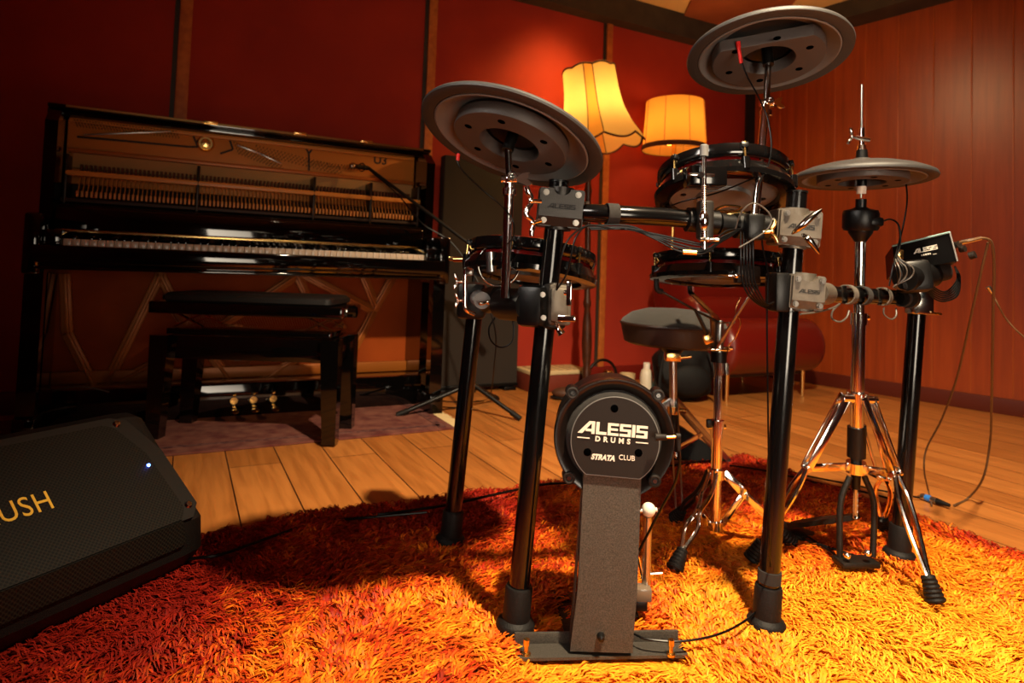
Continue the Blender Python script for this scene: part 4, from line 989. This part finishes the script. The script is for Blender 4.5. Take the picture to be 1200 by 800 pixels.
# ================================================================ DRUM STOOL
tcx = P(789, 382, 2.12); st0 = V((tcx.x, 2.12, 0)); stool = thing('drum_stool', 'round padded drum stool with dark velour top on a chrome post', 'stool', st0)
rS = .170
B().lathe([(.0001, .060), (rS*.5, .055), (rS*.8, .040), (rS*.97, .018), (rS*1.0, .008)], tcx, V((.02, .0, 1)), n=64).build('seat_top', VELV, stool)
B().lathe([(rS*1.0, .008), (rS*1.012, .004), (rS*1.0, 0.0), (rS*.995, -.01), (rS*.93, -.055), (rS*.85, -.062), (.0001, -.062)], tcx, V((.02, .0, 1)), n=64).build('seat_side', VINYL, stool)
B().torus(tcx+Z*.003, V((.02, 0, 1)), rS*1.005, .004, n=64, k=8).build('piping', VINYL, stool)
k = B().cyl(tcx-Z*.06, tcx-Z*.085, .05, .03, n=24); k.build('seat_plate', BLK, stool)
B().box(fr(tcx-Z*.10, Z), .05, .03, .03, .004).cyl(tcx+V((.02, -.02, -.1)), tcx+V((.055, -.02, -.095)), .006).build('seat_clamp', BRASS, stool)
ps = P(789, 480, 2.12); B().cyl(tcx-Z*.07, ps, .0125, n=20).build('post', STEEL, stool)
k = B().cyl(ps+Z*.012, ps-Z*.012, .022, n=20).cyl(ps, ps+V((.04, -.01, 0)), .008); k.build('height_clamp', BRASS, stool)
B().cyl(ps-Z*.01, V((ps.x, ps.y, .12)), .019, n=20).build('lower_tube', BLK, stool)
hbS = V((ps.x, ps.y, .30)); 
for f0 in (G(852, 543, .02), V((ps.x-.05, 1.83, .02)), V((ps.x-.30, 2.25, .02))):
    d = V((f0.x-hbS.x, f0.y-hbS.y, 0)).normalized(); sd = d.cross(Z)
    l = B()
    for sg in (-1, 1): l.bar(hbS+sd*sg*.012, f0+sd*sg*.009+Z*.01, .022, .003, Z, .001)
    l.build('leg', STEEL, stool); lo = stool.children[-1]
    B().bar(V((ps.x, ps.y, .13)), (hbS*.5+f0*.5), .018, .004, Z, .001).build('brace', CHR, stool)
    B().ball(None, .024, fr(f0, Z), (1, 1, .85)).build('rubber_foot', RUB, lo)
# black pouch behind kick
pc = G(818, 548, 0); q0 = V((pc.x-.02, pc.y+.04, 0))
pou = thing('stick_bag', 'small black bag lying on the rug in front of the drum stool', 'bag', q0)
B().prism([(-.10, 0), (.10, 0), (.11, .02), (.02, .08), (-.06, .13), (-.10, .10)], fr(q0+Z*.025+V((0, .05, 0)), FN, V((1, 0, 0))), 0, .09).build('bag_body', NYL, pou)

# ================================================================ KICK TOWER
kt = thing('kick_drum_tower', 'dark grey kick drum tower with round logo pad and T-shaped foot at the front', 'kick drum pad', G(703, 768, .025))
KY = 1.188
up = (P(717, 560, KY)-P(704, 750, KY)).normalized(); kn2 = V((-.05, -1, .0)); kn2 = (kn2-up*kn2.dot(up)).normalized(); kx = up.cross(kn2)
if kx.x < 0: kx = -kx
kc = P(719, 513, KY-.005); kfr = Matrix((kx, up, kn2)).transposed().to_4x4(); kfr.translation = kc
KR = .109
# outer hoop
B().lathe([(KR*.80, .0), (KR*.86, .006), (KR*.95, .012), (KR*.985, .012), (KR, .006), (KR, -.012), (KR*.96, -.02), (KR*.80, -.02)], kc, kn2, n=96, closed=True).build('hoop', GLP2, kt)
B().lathe([(KR*.93, -.015), (KR*.95, -.10), (KR*.92, -.115), (.0001, -.115)], kc, kn2, n=72).build('shell', BLK, kt)
B().lathe([(KR*.83, -.004), (KR*.78, .002), (KR*.76, .012), (KR*.72, .016), (.0001, .016)], kc, kn2, n=96).build('foam_ring', VELC, kt)
# face plate: disc cut flat at the bottom
poly = []
for i in range(96):
    a = 2*PI*i/96; r = .0785; x, y = r*math.cos(a), r*math.sin(a); y = max(y, -.062); poly.append((x, y))
# tool: tower plate outline below
k = B(); k.prism(poly, kfr, .014, .024); k.prism([(x*.985, y*.985) for x, y in poly], kfr, .0235, .0255)
face = k.build('face_plate', BLKM, kt, sharp=30)
rim = B(); rim.path([kfr @ V((x, y, .0245)) for x, y in poly]+[kfr @ V((poly[0][0], poly[0][1], .0245))], .0009, n=6, sub=1); rim.build('plate_edge', UNDER, face)
for (u, v) in ((720, 478.5), (688.5, 530), (748, 530)):
    q = kfr.inverted() @ P(u, v, KY-.03); B().lathe([(.0001, .0262), (.0062, .0262), (.0070, .0256)], kfr @ V((q.x, q.y, 0)), kn2, n=20).build('screw_recess', mat('hole_black', hexc(2, 2, 2), 1, spec=0) if 'hole_black' not in bpy.data.materials else bpy.data.materials['hole_black'], face)
for (u, v) in ((671, 461), (771, 463), (667, 561), (767, 563)):
    q = kfr.inverted() @ P(u, v, KY-.02); p = kfr @ V((q.x, q.y, 0)); l = B().cyl(p-kn2*.012, p+kn2*.014, .0125, .0115, n=24).build('lug', BLK, kt)
    B().torus(p+kn2*.014, kn2, .0085, .0025, n=24, k=8).build('lug_ring', BLKM, l); B().cyl(p+kn2*.010, p+kn2*.016, .004, n=6).build('hex_bolt', DCHR, l)
def KM(u, v, off=.0262):
    q = kfr.inverted() @ P(u, v, KY-.032); m = kfr.copy(); m.translation = kfr @ V((q.x, q.y, off)); return m
wordmark(KM(718, 503.0), .124, LOGO, 'lettering', face)
textmesh('DRUMS', KM(718, 516), .0125, LOGO, 'lettering', face, bold=.0005, spacing=1.85)
for dx_ in (-.052, .052): B().box(KM(718, 516) @ Matrix.Translation((dx_, .0003, .0003)), .022, .0018, .0006).build('logo_line', LOGO, face)
textmesh('STRATA', KM(706.5, 536.5), .0128, LOGO, 'lettering', face, bold=.0007, shear=.25, sx=.9)
textmesh('CLUB', KM(734.5, 536.5), .0128, LOGO, 'lettering', face, sx=.92)
# tower plate
def KPt(u, v, off):
    q = kfr.inverted() @ P(u, v, KY-off); return (q.x, q.y)
pts = [KPt(684, 553, .02), KPt(751, 553, .02), KPt(746, 690, .02), KPt(741, 752, .02), KPt(741, 762, .02), KPt(668, 762, .02), KPt(669, 752, .02), KPt(677, 690, .02)]
k = B().prism(pts[::-1], kfr, .006, .020)
tw = k.build('tower_plate', PEWT, kt)
k = B(); k.prism([(pts[0][0], pts[0][1]), (pts[0][0]+.003, pts[0][1]), (pts[5][0]+.003, pts[5][1]), (pts[5][0], pts[5][1])], kfr, -.02, .008); k.prism([(pts[1][0], pts[1][1]), (pts[1][0]-.003, pts[1][1]), (pts[4][0]-.003, pts[4][1]), (pts[4][0], pts[4][1])], kfr, -.02, .008)
k.build('side_flange', PEWT, tw)
# base: angle piece
g0, g1 = G(603, 772, .02), G(804, 768, .02); gx = (g1-g0).normalized(); gy = V((-gx.y, gx.x, 0)); gc = (g0+g1)/2; gc.z = .022; GL = (g1-g0).length
k = B().prism([(-GL/2, -.010), (GL/2, -.010), (GL/2+.001, .006), (GL/2-.003, .04), (-GL/2+.006, .04), (-GL/2+.001, .006)], fr(gc, Z, gx), .0, .005)
k.box(fr(gc+gy*.036+Z*.010, Z, gx), GL*.985, .006, .028, .002)
fb_ = k.build('foot_plate', PEWT, kt)
for u in (617, 787):
    p = G(u, 770, .025)+gy*.004; p.z = .026; B().cyl(p, p+Z*.022, .0042, n=14).cyl(p+Z*.018, p+Z*.028, .0058, n=10).cyl(p, p+Z*.004, .008, n=14).build('spike_bolt', BRASS, fb_)
p = P(704, 745, KY-.025); B().lathe([(.0001, .012), (.0055, .010), (.007, .0), (.010, -.002)], p, kn2, n=20).build('bolt', BLK, tw)
for u in (665, 740): q = P(u, 700, KY-.01)
# base pedal plate running back
B().box(fr(gc+gy*.13+Z*.006, Z, gx), .11, .16, .010, .003).build('pedal_plate', PEDB, kt)
# jack plug and cable of kick
jk = thing('jack_cable', 'black cable with angled jack plug in the right side of the kick pad', 'cable', P(790, 512, 1.14))
B().cyl(P(768, 512, 1.135), P(781, 512, 1.135), .0065, .005, n=16).build('plug', BLKM, jk); B().cyl(P(781, 512, 1.135), P(793, 511.5, 1.135), .003, n=12).build('plug_tip', BRASS, jk)
B().cyl(P(792, 511, 1.135), P(797, 511, 1.135), .0055, n=12).cyl(P(795, 509, 1.135), P(795.5, 528, 1.135), .0045, .0035, n=12).build('plug', BLKM, jk)
B().path([P(795.5, 526, 1.135), P(796, 545, 1.14), P(790, 568, 1.16), P(775, 595, 1.2), P(762, 620, 1.22), P(749, 645, 1.23), P(738, 668, 1.24)], .0025, n=8).build('cable', CABLE, jk)

# kick pedal behind tower
kpd = thing('kick_pedal', 'chrome and black kick pedal mostly hidden behind the kick tower', 'pedal', G(745, 700, .03))
pY = 1.29
B().cyl(P(759, 605, pY), P(757, 694, pY), .0085, n=16).build('post', STEEL, kpd); kp0 = kpd.children[-1]
B().ball(P(760, 597, pY), .014).cyl(P(752, 598, pY), P(770, 597, pY), .004).build('bearing', WHITE, kp0)
B().cyl(P(690, 598, pY), P(756, 598, pY), .005, n=12).build('axle', STEEL, kpd); B().cyl(P(692, 602, pY), P(690, 694, pY), .0085, n=16).build('post', STEEL, kpd)
B().box(fr(P(753, 694, pY-.01), FN), .032, .026, .03, .004).build('hoop_clamp', mat('clear_plastic', hexc(110, 95, 80), .2), kpd)
B().box(fr(P(750, 706, pY-.01), FN), .024, .02, .03, .003).build('clamp_foot', BLK, kpd); B().cyl(P(762, 672, pY), P(776, 671, pY), .003, n=8).build('pin', CHR, kpd)
B().cyl(P(748, 652, pY), P(756, 690, pY), .003, n=8).build('spring', CHR, kpd)
fbm = B().box(fr(V((P(722, 690, pY).x, pY+.14, .075)), V((0, .25, 1)), V((1, 0, 0))), .075, .24, .01, .004); fbm.build('footboard', PEDB, kpd)
B().box(fr(V((P(722, 690, pY).x, pY+.14, .036)), Z, V((1, 0, 0))), .09, .30, .008, .003).build('base_plate', PEDB, kpd)

# ================================================================ DRUM MODULE
md = thing('drum_module', 'black drum sound module with white logo clamped at the right end of the rack', 'sound module', P(1078, 320, 1.56))
mf = [P(1046, 288, 1.60), P(1113, 272, 1.46), P(1122, 306, 1.45), P(1048, 318, 1.60)]
mxx = (mf[1]-mf[0]).normalized(); back = V((.22, .12, -.028)); back = V((.075, .16, -.02))
ctrm = (mf[0]+mf[1]+mf[2]+mf[3])/4; fnrm = (mf[1]-mf[0]).cross(mf[3]-mf[0]).normalized()
if fnrm.dot(CO-ctrm) < 0: fnrm = -fnrm
bk_ = [q+back for q in mf]
k = B().add(mf+bk_, [(0, 1, 2, 3), (7, 6, 5, 4), (0, 4, 5, 1), (1, 5, 6, 2), (2, 6, 7, 3), (3, 7, 4, 0)]); mo = k.build('housing', BLK, md)
k = B().path([mf[0], mf[1]], .0024, n=8, sub=1); k.build('top_edge', mat('pale_edge', hexc(150, 185, 180), .3), mo)
k = B().path([mf[1], mf[2]], .0018, n=8, sub=1); k.build('corner_edge', UNDER, mo)
mm = fr(P(1084.5, 292, 1.525)+fnrm*.004, fnrm, mxx)
def onmod(u, v, e=.0012):
    d = ray(u, v); k_ = ((mf[1]-CO).dot(fnrm))/d.dot(fnrm); return fr(CO+d*k_+fnrm*e, fnrm, mxx)
wordmark(onmod(1084.5, 292), .062, WHITE, 'lettering', mo); B().box(onmod(1096, 297.5), .009, .0012, .0006).build('logo_line', WHITE, mo); textmesh('DRUMS', onmod(1085.5, 298.2), .0052, WHITE, 'lettering', mo, spacing=1.7, bold=.0002)
B().cyl(P(1118, 284, 1.48)+back*.3, P(1128, 283, 1.47)+back*.2, .008).cyl(P(1136, 300, 1.56), P(1143, 298, 1.55), .009, n=16).cyl(P(1125, 292, 1.52), P(1131, 291, 1.51), .008).build('knob', BLKM, mo)
for i in range(4):
    p = mf[1]*.5+mf[2]*.5+back*(.2+.2*i); B().cyl(p, p+mxx*.006, .006, n=14).build('jack_socket', STEEL, mo)
mt_ = B().box(fr(P(1070, 324, 1.50), V((-.3, -1, .1)), V((1, 0, .1))), .07, .075, .06, .014).build('mount_block', BLK, md)
B().cyl(P(1060, 326, 1.48), P(1090, 322, 1.53), .030, n=28).build('mount_barrel', BLK, md)
B().cyl(P(1085, 320, 1.53), P(1110, 318, 1.53), .028, .020, n=24).build('mount_plate', BLKM, md); B().cyl(P(1050, 306, 1.47), P(1056, 306, 1.465), .008).box(fr(P(1055, 298, 1.47), FN), .014, .022, .008, .003).build('wing_screw', BRASS, mt_)

# ================================================================ CABLES
def cable(name, label, pts, r=.003, mt=CABLE, group=None, sub=6):
    o = B().path(pts, r*.78, n=7, sub=sub).build(name, mt); return tag(o, label, 'cable', group)
cable('cymbal_cable', 'thin cable with a red end drooping from the left cymbal pad to its arm', [P(537, 177, 1.13), P(536, 190, 1.13), P(545, 203, 1.14), P(565, 222, 1.16), P(582, 236, 1.17), P(596, 250, 1.185), P(602, 262, 1.19), P(602, 275, 1.2), P(595, 286, 1.21)], .0018)
tag(B().cyl(P(537, 180, 1.13), P(536.5, 188, 1.13), .0032, n=10).build('plug_sleeve', REDP), 'short red plug sleeve under the left cymbal pad', 'plug')
cable('cymbal_cable', 'thin cable with a red end running down the arm from the right cymbal pad', [P(866, 52, 1.25), P(868, 66, 1.25), P(875, 88, 1.25), P(886, 108, 1.25), P(893, 122, 1.255), P(900, 140, 1.25), P(904, 170, 1.24), P(900, 195, 1.23), P(892, 210, 1.22), P(886, 235, 1.21)], .002)
tag(B().cyl(P(865.5, 55, 1.25), P(868.5, 74, 1.25), .0036, n=10).cyl(P(865, 49, 1.252), P(865.7, 56, 1.252), .0045, n=8).build('plug_sleeve', REDP), 'bright red plug sleeve hanging under the right cymbal pad', 'plug')
# loom under the upper bar
Lg = 'thin cables bundled beneath the front rack bar'
rr = random.Random(5)
for i in range(7):
    o1 = rr.uniform(-2, 3); dz = rr.uniform(0, 24)
    cable('loom_cable', 'thin black cables slung in a bundle beneath the front rack bar', [P(690+o1, 266+o1, 1.2), P(735, 266+o1, 1.2), P(765, 270+dz*.35+i*.5, 1.2), P(795, 278+dz*.7, 1.2), P(825, 284+dz*.55, 1.2), P(850, 275+o1*2, 1.21), P(868, 268, 1.22)], .0022, group=Lg)
for i, (du) in enumerate((0, 7)):
    cable('loop_cable', ('thin cable curving from the left front leg down into the left tom pad', 'second thin cable bowing down beside the first, right of the left front leg')[i], [P(720, 268, 1.2), P(690, 264, 1.19), P(668+du, 278, 1.18), P(658+du*1.6, 300, 1.18), P(655+du*1.2, 322, 1.19), P(652, 340, 1.2)], .0022)
# group of cables going down to lower clamp
for i in range(5):
    u = 868+i*3.6
    cable('hanging_cable', 'thin cables hanging in parallel from the tom clamp to the lower right rack clamp', [P(u, 272, 1.22), P(u+.5, 300, 1.2), P(u+1, 325, 1.2), P(u+8, 344, 1.2), P(u+20-i, 356, 1.21), P(u+34-i*2.4, 362-i*2, 1.22)], .0022, group='cables hanging from the tom clamp')
cable('ring_cable', 'thin cable looped around the front bar beside the right arm', [P(862, 268, 1.2), P(868, 250, 1.19), P(882, 238, 1.18), P(898, 246, 1.18), P(904, 258, 1.18), P(898, 270, 1.18), P(880, 282, 1.18), P(866, 290, 1.18)], .002, CABLEG)
cable('drop_cable', 'thin cable dropping straight to the rug left of the right front leg', [P(905, 262, 1.2), P(893, 280, 1.215), P(900, 320, 1.22), P(899, 360, 1.22), P(899, 400, 1.22), P(900, 480, 1.225), P(901, 560, 1.23), P(902, 640, 1.235), G(905, 700, .04)], .0022)
cable('tom_cable', 'black cable lying along the underside of the upper tom pad', [P(783, 243, 1.33), P(800, 236, 1.3), P(840, 226, 1.26), P(880, 210, 1.24), P(888, 206, 1.235)], .0022)
cable('tom_cable', 'pale brass coloured cables coiled behind the front bar under the upper tom', [P(838, 246, 1.28), P(850, 241, 1.27), P(868, 243, 1.26), P(860, 248, 1.26), P(840, 247, 1.27), P(850, 251, 1.26), P(872, 249, 1.26), P(880, 256, 1.26)], .0035, GOLDP if False else BRASS)
cable('hi_hat_cable', 'thin cable hanging from the hi-hat pad down to the rack bar', [P(1062, 216, 1.50), P(1063, 235, 1.49), P(1059, 262, 1.48), P(1052, 290, 1.47), P(1046, 315, 1.46), P(1042, 335, 1.46)], .0025)
cable('controller_cable', 'short cable curving from the black hi-hat controller to the sound module', [P(1034, 259, 1.49), P(1044, 257, 1.48), P(1053, 264, 1.47), P(1055, 285, 1.465), P(1050, 302, 1.46)], .0028)
for i in range(6):
    cable('module_cable', 'thin cables bowed together in front of the module mount', [P(1062, 340, 1.47), P(1052-i, 336, 1.46), P(1052+i*3, 325, 1.45), P(1050+i*4, 314, 1.445), P(1048+i*1.5, 304, 1.46), P(1052, 298, 1.47)], .0021, CABLEG if i % 2 else CABLE, group='cables bowed in front of the module mount')
for i in range(6):
    cable('module_loom_cable', 'black cables hanging in a thick loop below the sound module', [P(1084, 326+i*2.2, 1.5), P(1094, 336+i*2.6, 1.5), P(1106, 342+i*2.2, 1.5), P(1116+i*1.2, 336+i*2, 1.5), P(1122+i*.6, 325, 1.51), P(1119, 312, 1.53)], .0025, group='black cables looping below the module')
cable('strap_wire', 'pale wire loop hanging from the first strap of the right rack bar', [P(938, 368, 1.22), P(955, 366, 1.26), P(975, 361, 1.33), P(984, 356, 1.36), P(976, 364, 1.36), P(975, 373, 1.36), P(984, 377, 1.36), P(992, 372, 1.37), P(995, 364, 1.38)], .0026, CABLEG)
cable('strap_wire', 'small pale wire loop under the middle of the right rack bar', [P(1036, 360, 1.47), P(1036, 368, 1.47), P(1044, 374, 1.47), P(1050, 370, 1.48), P(1050, 361, 1.49)], .0024, CABLEG)
# jack lead out of the module and long cables
cable('headphone_cable', 'long outer cable arcing out of the module and looping down to the floor', [P(1125, 284, 1.47), P(1136, 282, 1.45), P(1152, 279, 1.45), P(1162, 285, 1.46), P(1165, 310, 1.5), P(1164, 360, 1.58), P(1163, 420, 1.7), P(1162, 480, 1.9), P(1160, 520, 2.0), P(1152, 560, 2.05), G(1135, 583, .01), G(1118, 592, .006)], .0042, mat('tan_cable', hexc(90, 66, 44), .4))
cable('headphone_cable', 'long cable descending inside the outer one to the floor plug', [P(1158, 284, 1.46), P(1150, 318, 1.5), P(1138, 370, 1.6), P(1122, 440, 1.8), P(1104, 490, 1.95), P(1086, 525, 2.05), P(1083, 550, 2.08), G(1088, 575, .02), G(1092, 592, .006)], .0036, bpy.data.materials['tan_cable'])
tag(B().cyl(P(1127, 284, 1.47), P(1150, 279, 1.45), .0055, .0045, n=14).build('jack_plug', STEEL), 'silver jack plug sticking out of the right side of the sound module', 'plug')
q = thing('cable_connector', 'silver and blue cable connector lying on the floor beside the right rear leg', 'connector', G(1095, 588, .01))
ca, cb2 = G(1080, 581, .013), G(1113, 592, .013)
B().cyl(ca, ca*.45+cb2*.55, .010, n=16).build('barrel', STEEL, q); B().cyl(ca*.85+cb2*.15, ca*.65+cb2*.35, .0105, n=16).build('blue_ring', mat('blue_ring', hexc(40, 110, 190), .4), q); B().cyl(ca*.45+cb2*.55, cb2, .010, .005, n=16).build('strain_relief', RUB, q)
cable('floor_cable', 'black cable crossing the floor behind the hi-hat stand to the connector', [G(860, 536, .02), G(900, 545, .03), G(945, 557, .02), G(990, 566, .015), G(1040, 576, .01), G(1078, 583, .01)], .004)
cable('floor_cable', 'second black cable running parallel behind the hi-hat stand, nearer the kit', [G(855, 545, .035), G(900, 552, .04), G(960, 566, .03), G(1020, 578, .02), G(1070, 592, .02)], .004)
cable('floor_cable', 'black cable running from the PA speaker along the back edge of the rug', [G(215, 637, .01), G(240, 634, .008), G(315, 617, .008), G(400, 607, .012), G(450, 602, .035), G(520, 592, .05), G(590, 577, .05), G(640, 567, .05), G(700, 563, .05), G(790, 545, .04), G(855, 538, .02)], .005)
cable('floor_cable', 'black cable leaving the PA speaker across the red corner of the rug', [G(200, 665, .03), G(222, 655, .045), G(260, 649, .05), G(320, 628, .04), G(370, 612, .02), G(420, 607, .04), G(500, 600, .05)], .0045)
cable('floor_cable', 'black cable looping across the rug from the kick tower to the right front leg', [G(742, 742, .05), G(760, 749, .05), G(800, 751, .05), G(845, 742, .05), G(880, 722, .05), G(897, 700, .05)], .0028)
cable('wall_cable', 'thin cable with silver end dangling against the wood wall at the far right', [P(1162, 342, 1.6), P(1170, 358, 1.6), P(1178, 372, 1.62), P(1190, 386, 1.62), P(1204, 398, 1.62), P(1230, 420, 1.6)], .0028, bpy.data.materials['tan_cable'])
tag(B().cyl(P(1158, 336, 1.6), P(1163, 344, 1.6), .006, .004, n=12).build('cable_end', STEEL), 'small silver cable end against the wood wall right of the module', 'plug')
cable('snare_cable', 'thin golden wire curling down the right side of the snare stand basket', [P(868, 348, 1.6), P(862, 365, 1.6), P(868, 378, 1.6), P(862, 395, 1.61), P(854, 405, 1.62), P(852, 416, 1.62)], .0018, BRASS)
cable('pad_cable', 'thin cable hanging in a loop below the left rack mount', [P(600, 370, 1.3), P(602, 385, 1.3), P(600, 400, 1.3), P(588, 407, 1.3), P(576, 400, 1.3), P(573, 385, 1.3), P(580, 372, 1.3)], .0022)
cable('piano_cable', 'pale thin cable lying along the piano plinth at the far left', [P(62, 458, 2.60), P(85, 453, 2.60), P(105, 454, 2.62), P(128, 459, 2.66)], .003, CABLEG)

# ================================================================ PA SPEAKER
wv = V((math.sin(math.radians(23.7)), math.cos(math.radians(23.7)), 0)); nv = V((wv.y, -wv.x, 0))
th = math.radians(42)
fa = -nv*math.cos(th)+Z*math.sin(th)           # face upward direction
fn = nv*math.sin(th)+Z*math.cos(th)            # face normal
fo = P(238, 604, 1.45)                         # right corner of the face between flat and chamfer
pa = thing('pa_speaker', 'black floor monitor speaker with perforated grille and gold lettering, lower left', 'speaker', V((fo.x-.2, fo.y-.3, .02)))
SLn = .62
fm_ = Matrix((wv, fa, fn)).transposed().to_4x4(); fm_.translation = fo     # local: x along length to the right end, y up the face, z out
FH = .295
# cabinet: cross section extruded along the length, tapering at the ends
sec = [(-.050, -.045), (0, .0), (FH, .0), (FH+.03, -.02), (FH+.05, -.18), (.16, -.30), (-.0, -.20), (-.055, -.105)]
def ring(x, s=1.0, shift=0): 
    cy, cz = .12, -.12
    return [fm_ @ V((x, cy+(y-cy)*s, cz+(z-cz)*s)) for y, z in sec]
secs = [ring(-SLn, .90), ring(-SLn+.02, 1.0), ring(-.05, 1.0), ring(-.012, .985), ring(.0, .955)]
vs = [p for s_ in secs for p in s_]; n8 = len(sec); fs = [tuple(range(n8))[::-1], tuple(range(4*n8, 5*n8))]
for i in range(4): fs += [(i*n8+k_, i*n8+(k_+1) % n8, (i+1)*n8+(k_+1) % n8, (i+1)*n8+k_) for k_ in range(n8)]
cab = B().add(vs, fs).build('cabinet', mat('cabinet_black', hexc(9, 8, 7), .5, bump=.5, bscale=500, spec=.25), pa, sharp=20)
# face frame bezel with tapering right end
bez = [(-SLn+.01, .002), (-.03, .002), (-.005, .03), (-.012, FH*.62), (-.05, FH-.015), (-.085, FH), (-SLn+.01, FH)]
B().prism([(a_, b__) for a_, b__ in bez], fm_, -.01, .010).build('front_bezel', mat('bezel_black', hexc(15, 14, 12), .45, spec=.35), pa)
GR = grille_mat()
B().prism([(-SLn+.03, .004), (-.058, .004), (-.040, .03), (-.052, FH*.62), (-.088, FH-.03), (-.110, FH-.018), (-SLn+.03, FH-.018)], fm_, .008, .0135).build('grille', GR, pa, local=fm_)
# lower bevelled strip of grille
lowm = fr(fm_ @ V((0, -.0, .011)), fm_.to_3x3() @ V((0, -.045, .05)).normalized(), wv)
dl = V((0, -.050, -.045)).normalized(); fl = fm_.to_3x3() @ V((0, -dl.z*-1, 0)) if False else None
low_y = fm_.to_3x3() @ V((0, -.050, -.045)).normalized(); low_n = wv.cross(low_y)
if low_n.dot(CO-fo) < 0: low_n = -low_n
ml_ = Matrix((wv, low_y, low_n)).transposed().to_4x4(); ml_.translation = fm_ @ V((0, .003, .010))
B().prism([(-SLn+.03, .0), (-.058, .0), (-.050, .045), (-.06, .052), (-SLn+.03, .052)], ml_, -.012, .003).build('grille_lower', GR, pa, local=ml_)
for (x, y) in ((-.026, .032), (-.075, FH-.02)):
    B().lathe([(.0001, .016), (.006, .015), (.009, .010), (.010, .008)], fm_ @ V((x, y, 0)), fn, n=20).build('screw', DCHR, pa)
def onface(u, v, e):
    d = ray(u, v); k_ = ((fo+fn*e-CO).dot(fn))/d.dot(fn); p = CO+d*k_; m = fm_.copy(); m.translation = p; return m
textmesh('HEADRUSH', onface(-29, 612, .0136), .058, GOLDP, 'lettering', pa, ext=.0006, spacing=1.08, sx=.80)
led = onface(174, 545, .0136).translation; B().ball(led, .0035).build('power_light', emit_mat('blue_led', (.05, .15, 1, 1), 40), pa)

# ================================================================ LIGHTS
def light(kind, name, loc, energy, col, size=.1, aim=None, spot=None, blend=.5):
    l = bpy.data.lights.new(name, kind); l.energy = energy; l.color = col
    if kind == 'AREA': l.size = size
    else: l.shadow_soft_size = size
    o = bpy.data.objects.new(name, l); C.objects.link(o); o.location = loc
    if aim is not None: o.rotation_euler = (V(aim)-V(loc)).to_track_quat('-Z', 'Y').to_euler()
    if spot: l.spot_size = math.radians(spot); l.spot_blend = blend
    return o
light('POINT', 'lamp_bulb_light', shb+hx*.45, 27, (1, .53, .17), .035)
light('POINT', 'lamp_bulb_light_small', sb0+hx2*.5, 12, (1, .50, .15), .035)
light('SPOT', 'ceiling_spot', (.66, .56, 2.40), 700, (1, .79, .52), .05, aim=(.78, 1.85, 0), spot=90, blend=.8)
light('SPOT', 'wall_fill_spot', PR(1.0, 1.7, 2.30), 48, (1, .68, .33), .15, aim=PR(1.3, .2, .7), spot=100, blend=.9)  # unseen spot added to brighten the wood wall
light('SPOT', 'wall_spot', PW(-1.75, .50, 2.40), 50, (1, .66, .18), .10, aim=PW(-1.8, .0, 1.5), spot=90, blend=1)
light('SPOT', 'piano_fill_spot', PW(-.9, 1.5, 2.0), 75, (1, .54, .17), .06, aim=PW(-2.85, .3, .68), spot=33, blend=.8)  # added spot, makes up for the weak lamp light on the piano
o_ = light('AREA', 'front_fill', (.75, -1.1, .70), 6.5, (1, .84, .64), .9, aim=(.55, 1.4, .95)); o_.data.spread = math.radians(70)  # added fill near the camera, brightens cymbal undersides and metal
o_ = light('AREA', 'side_fill', (-1.3, .0, 1.9), 3.6, (1, .90, .78), .8, aim=(.5, 1.4, .8)); o_.data.spread = math.radians(50)  # second added fill, lifts the shadows from the left
light('SPOT', 'ceiling_fill_spot', PW(-.9, 1.0, 1.75), 16, (1, .66, .34), .1, aim=PW(-.7, 1.0, 2.6), spot=140, blend=.6)  # added spot without a fixture, brightens the ceiling
w = bpy.data.worlds.new('world'); bpy.context.scene.world = w; w.use_nodes = True
w.node_tree.nodes['Background'].inputs[0].default_value = (.05, .03, .02, 1); w.node_tree.nodes['Background'].inputs[1].default_value = .15
sc = bpy.context.scene
sc.view_settings.view_transform = 'Standard'; sc.view_settings.look = 'None'; sc.view_settings.gamma = 1; sc.view_settings.exposure = 0
sc.view_settings.use_curve_mapping = False
sc.cycles.max_bounces = 8; sc.cycles.diffuse_bounces = 4; sc.cycles.use_denoising = True
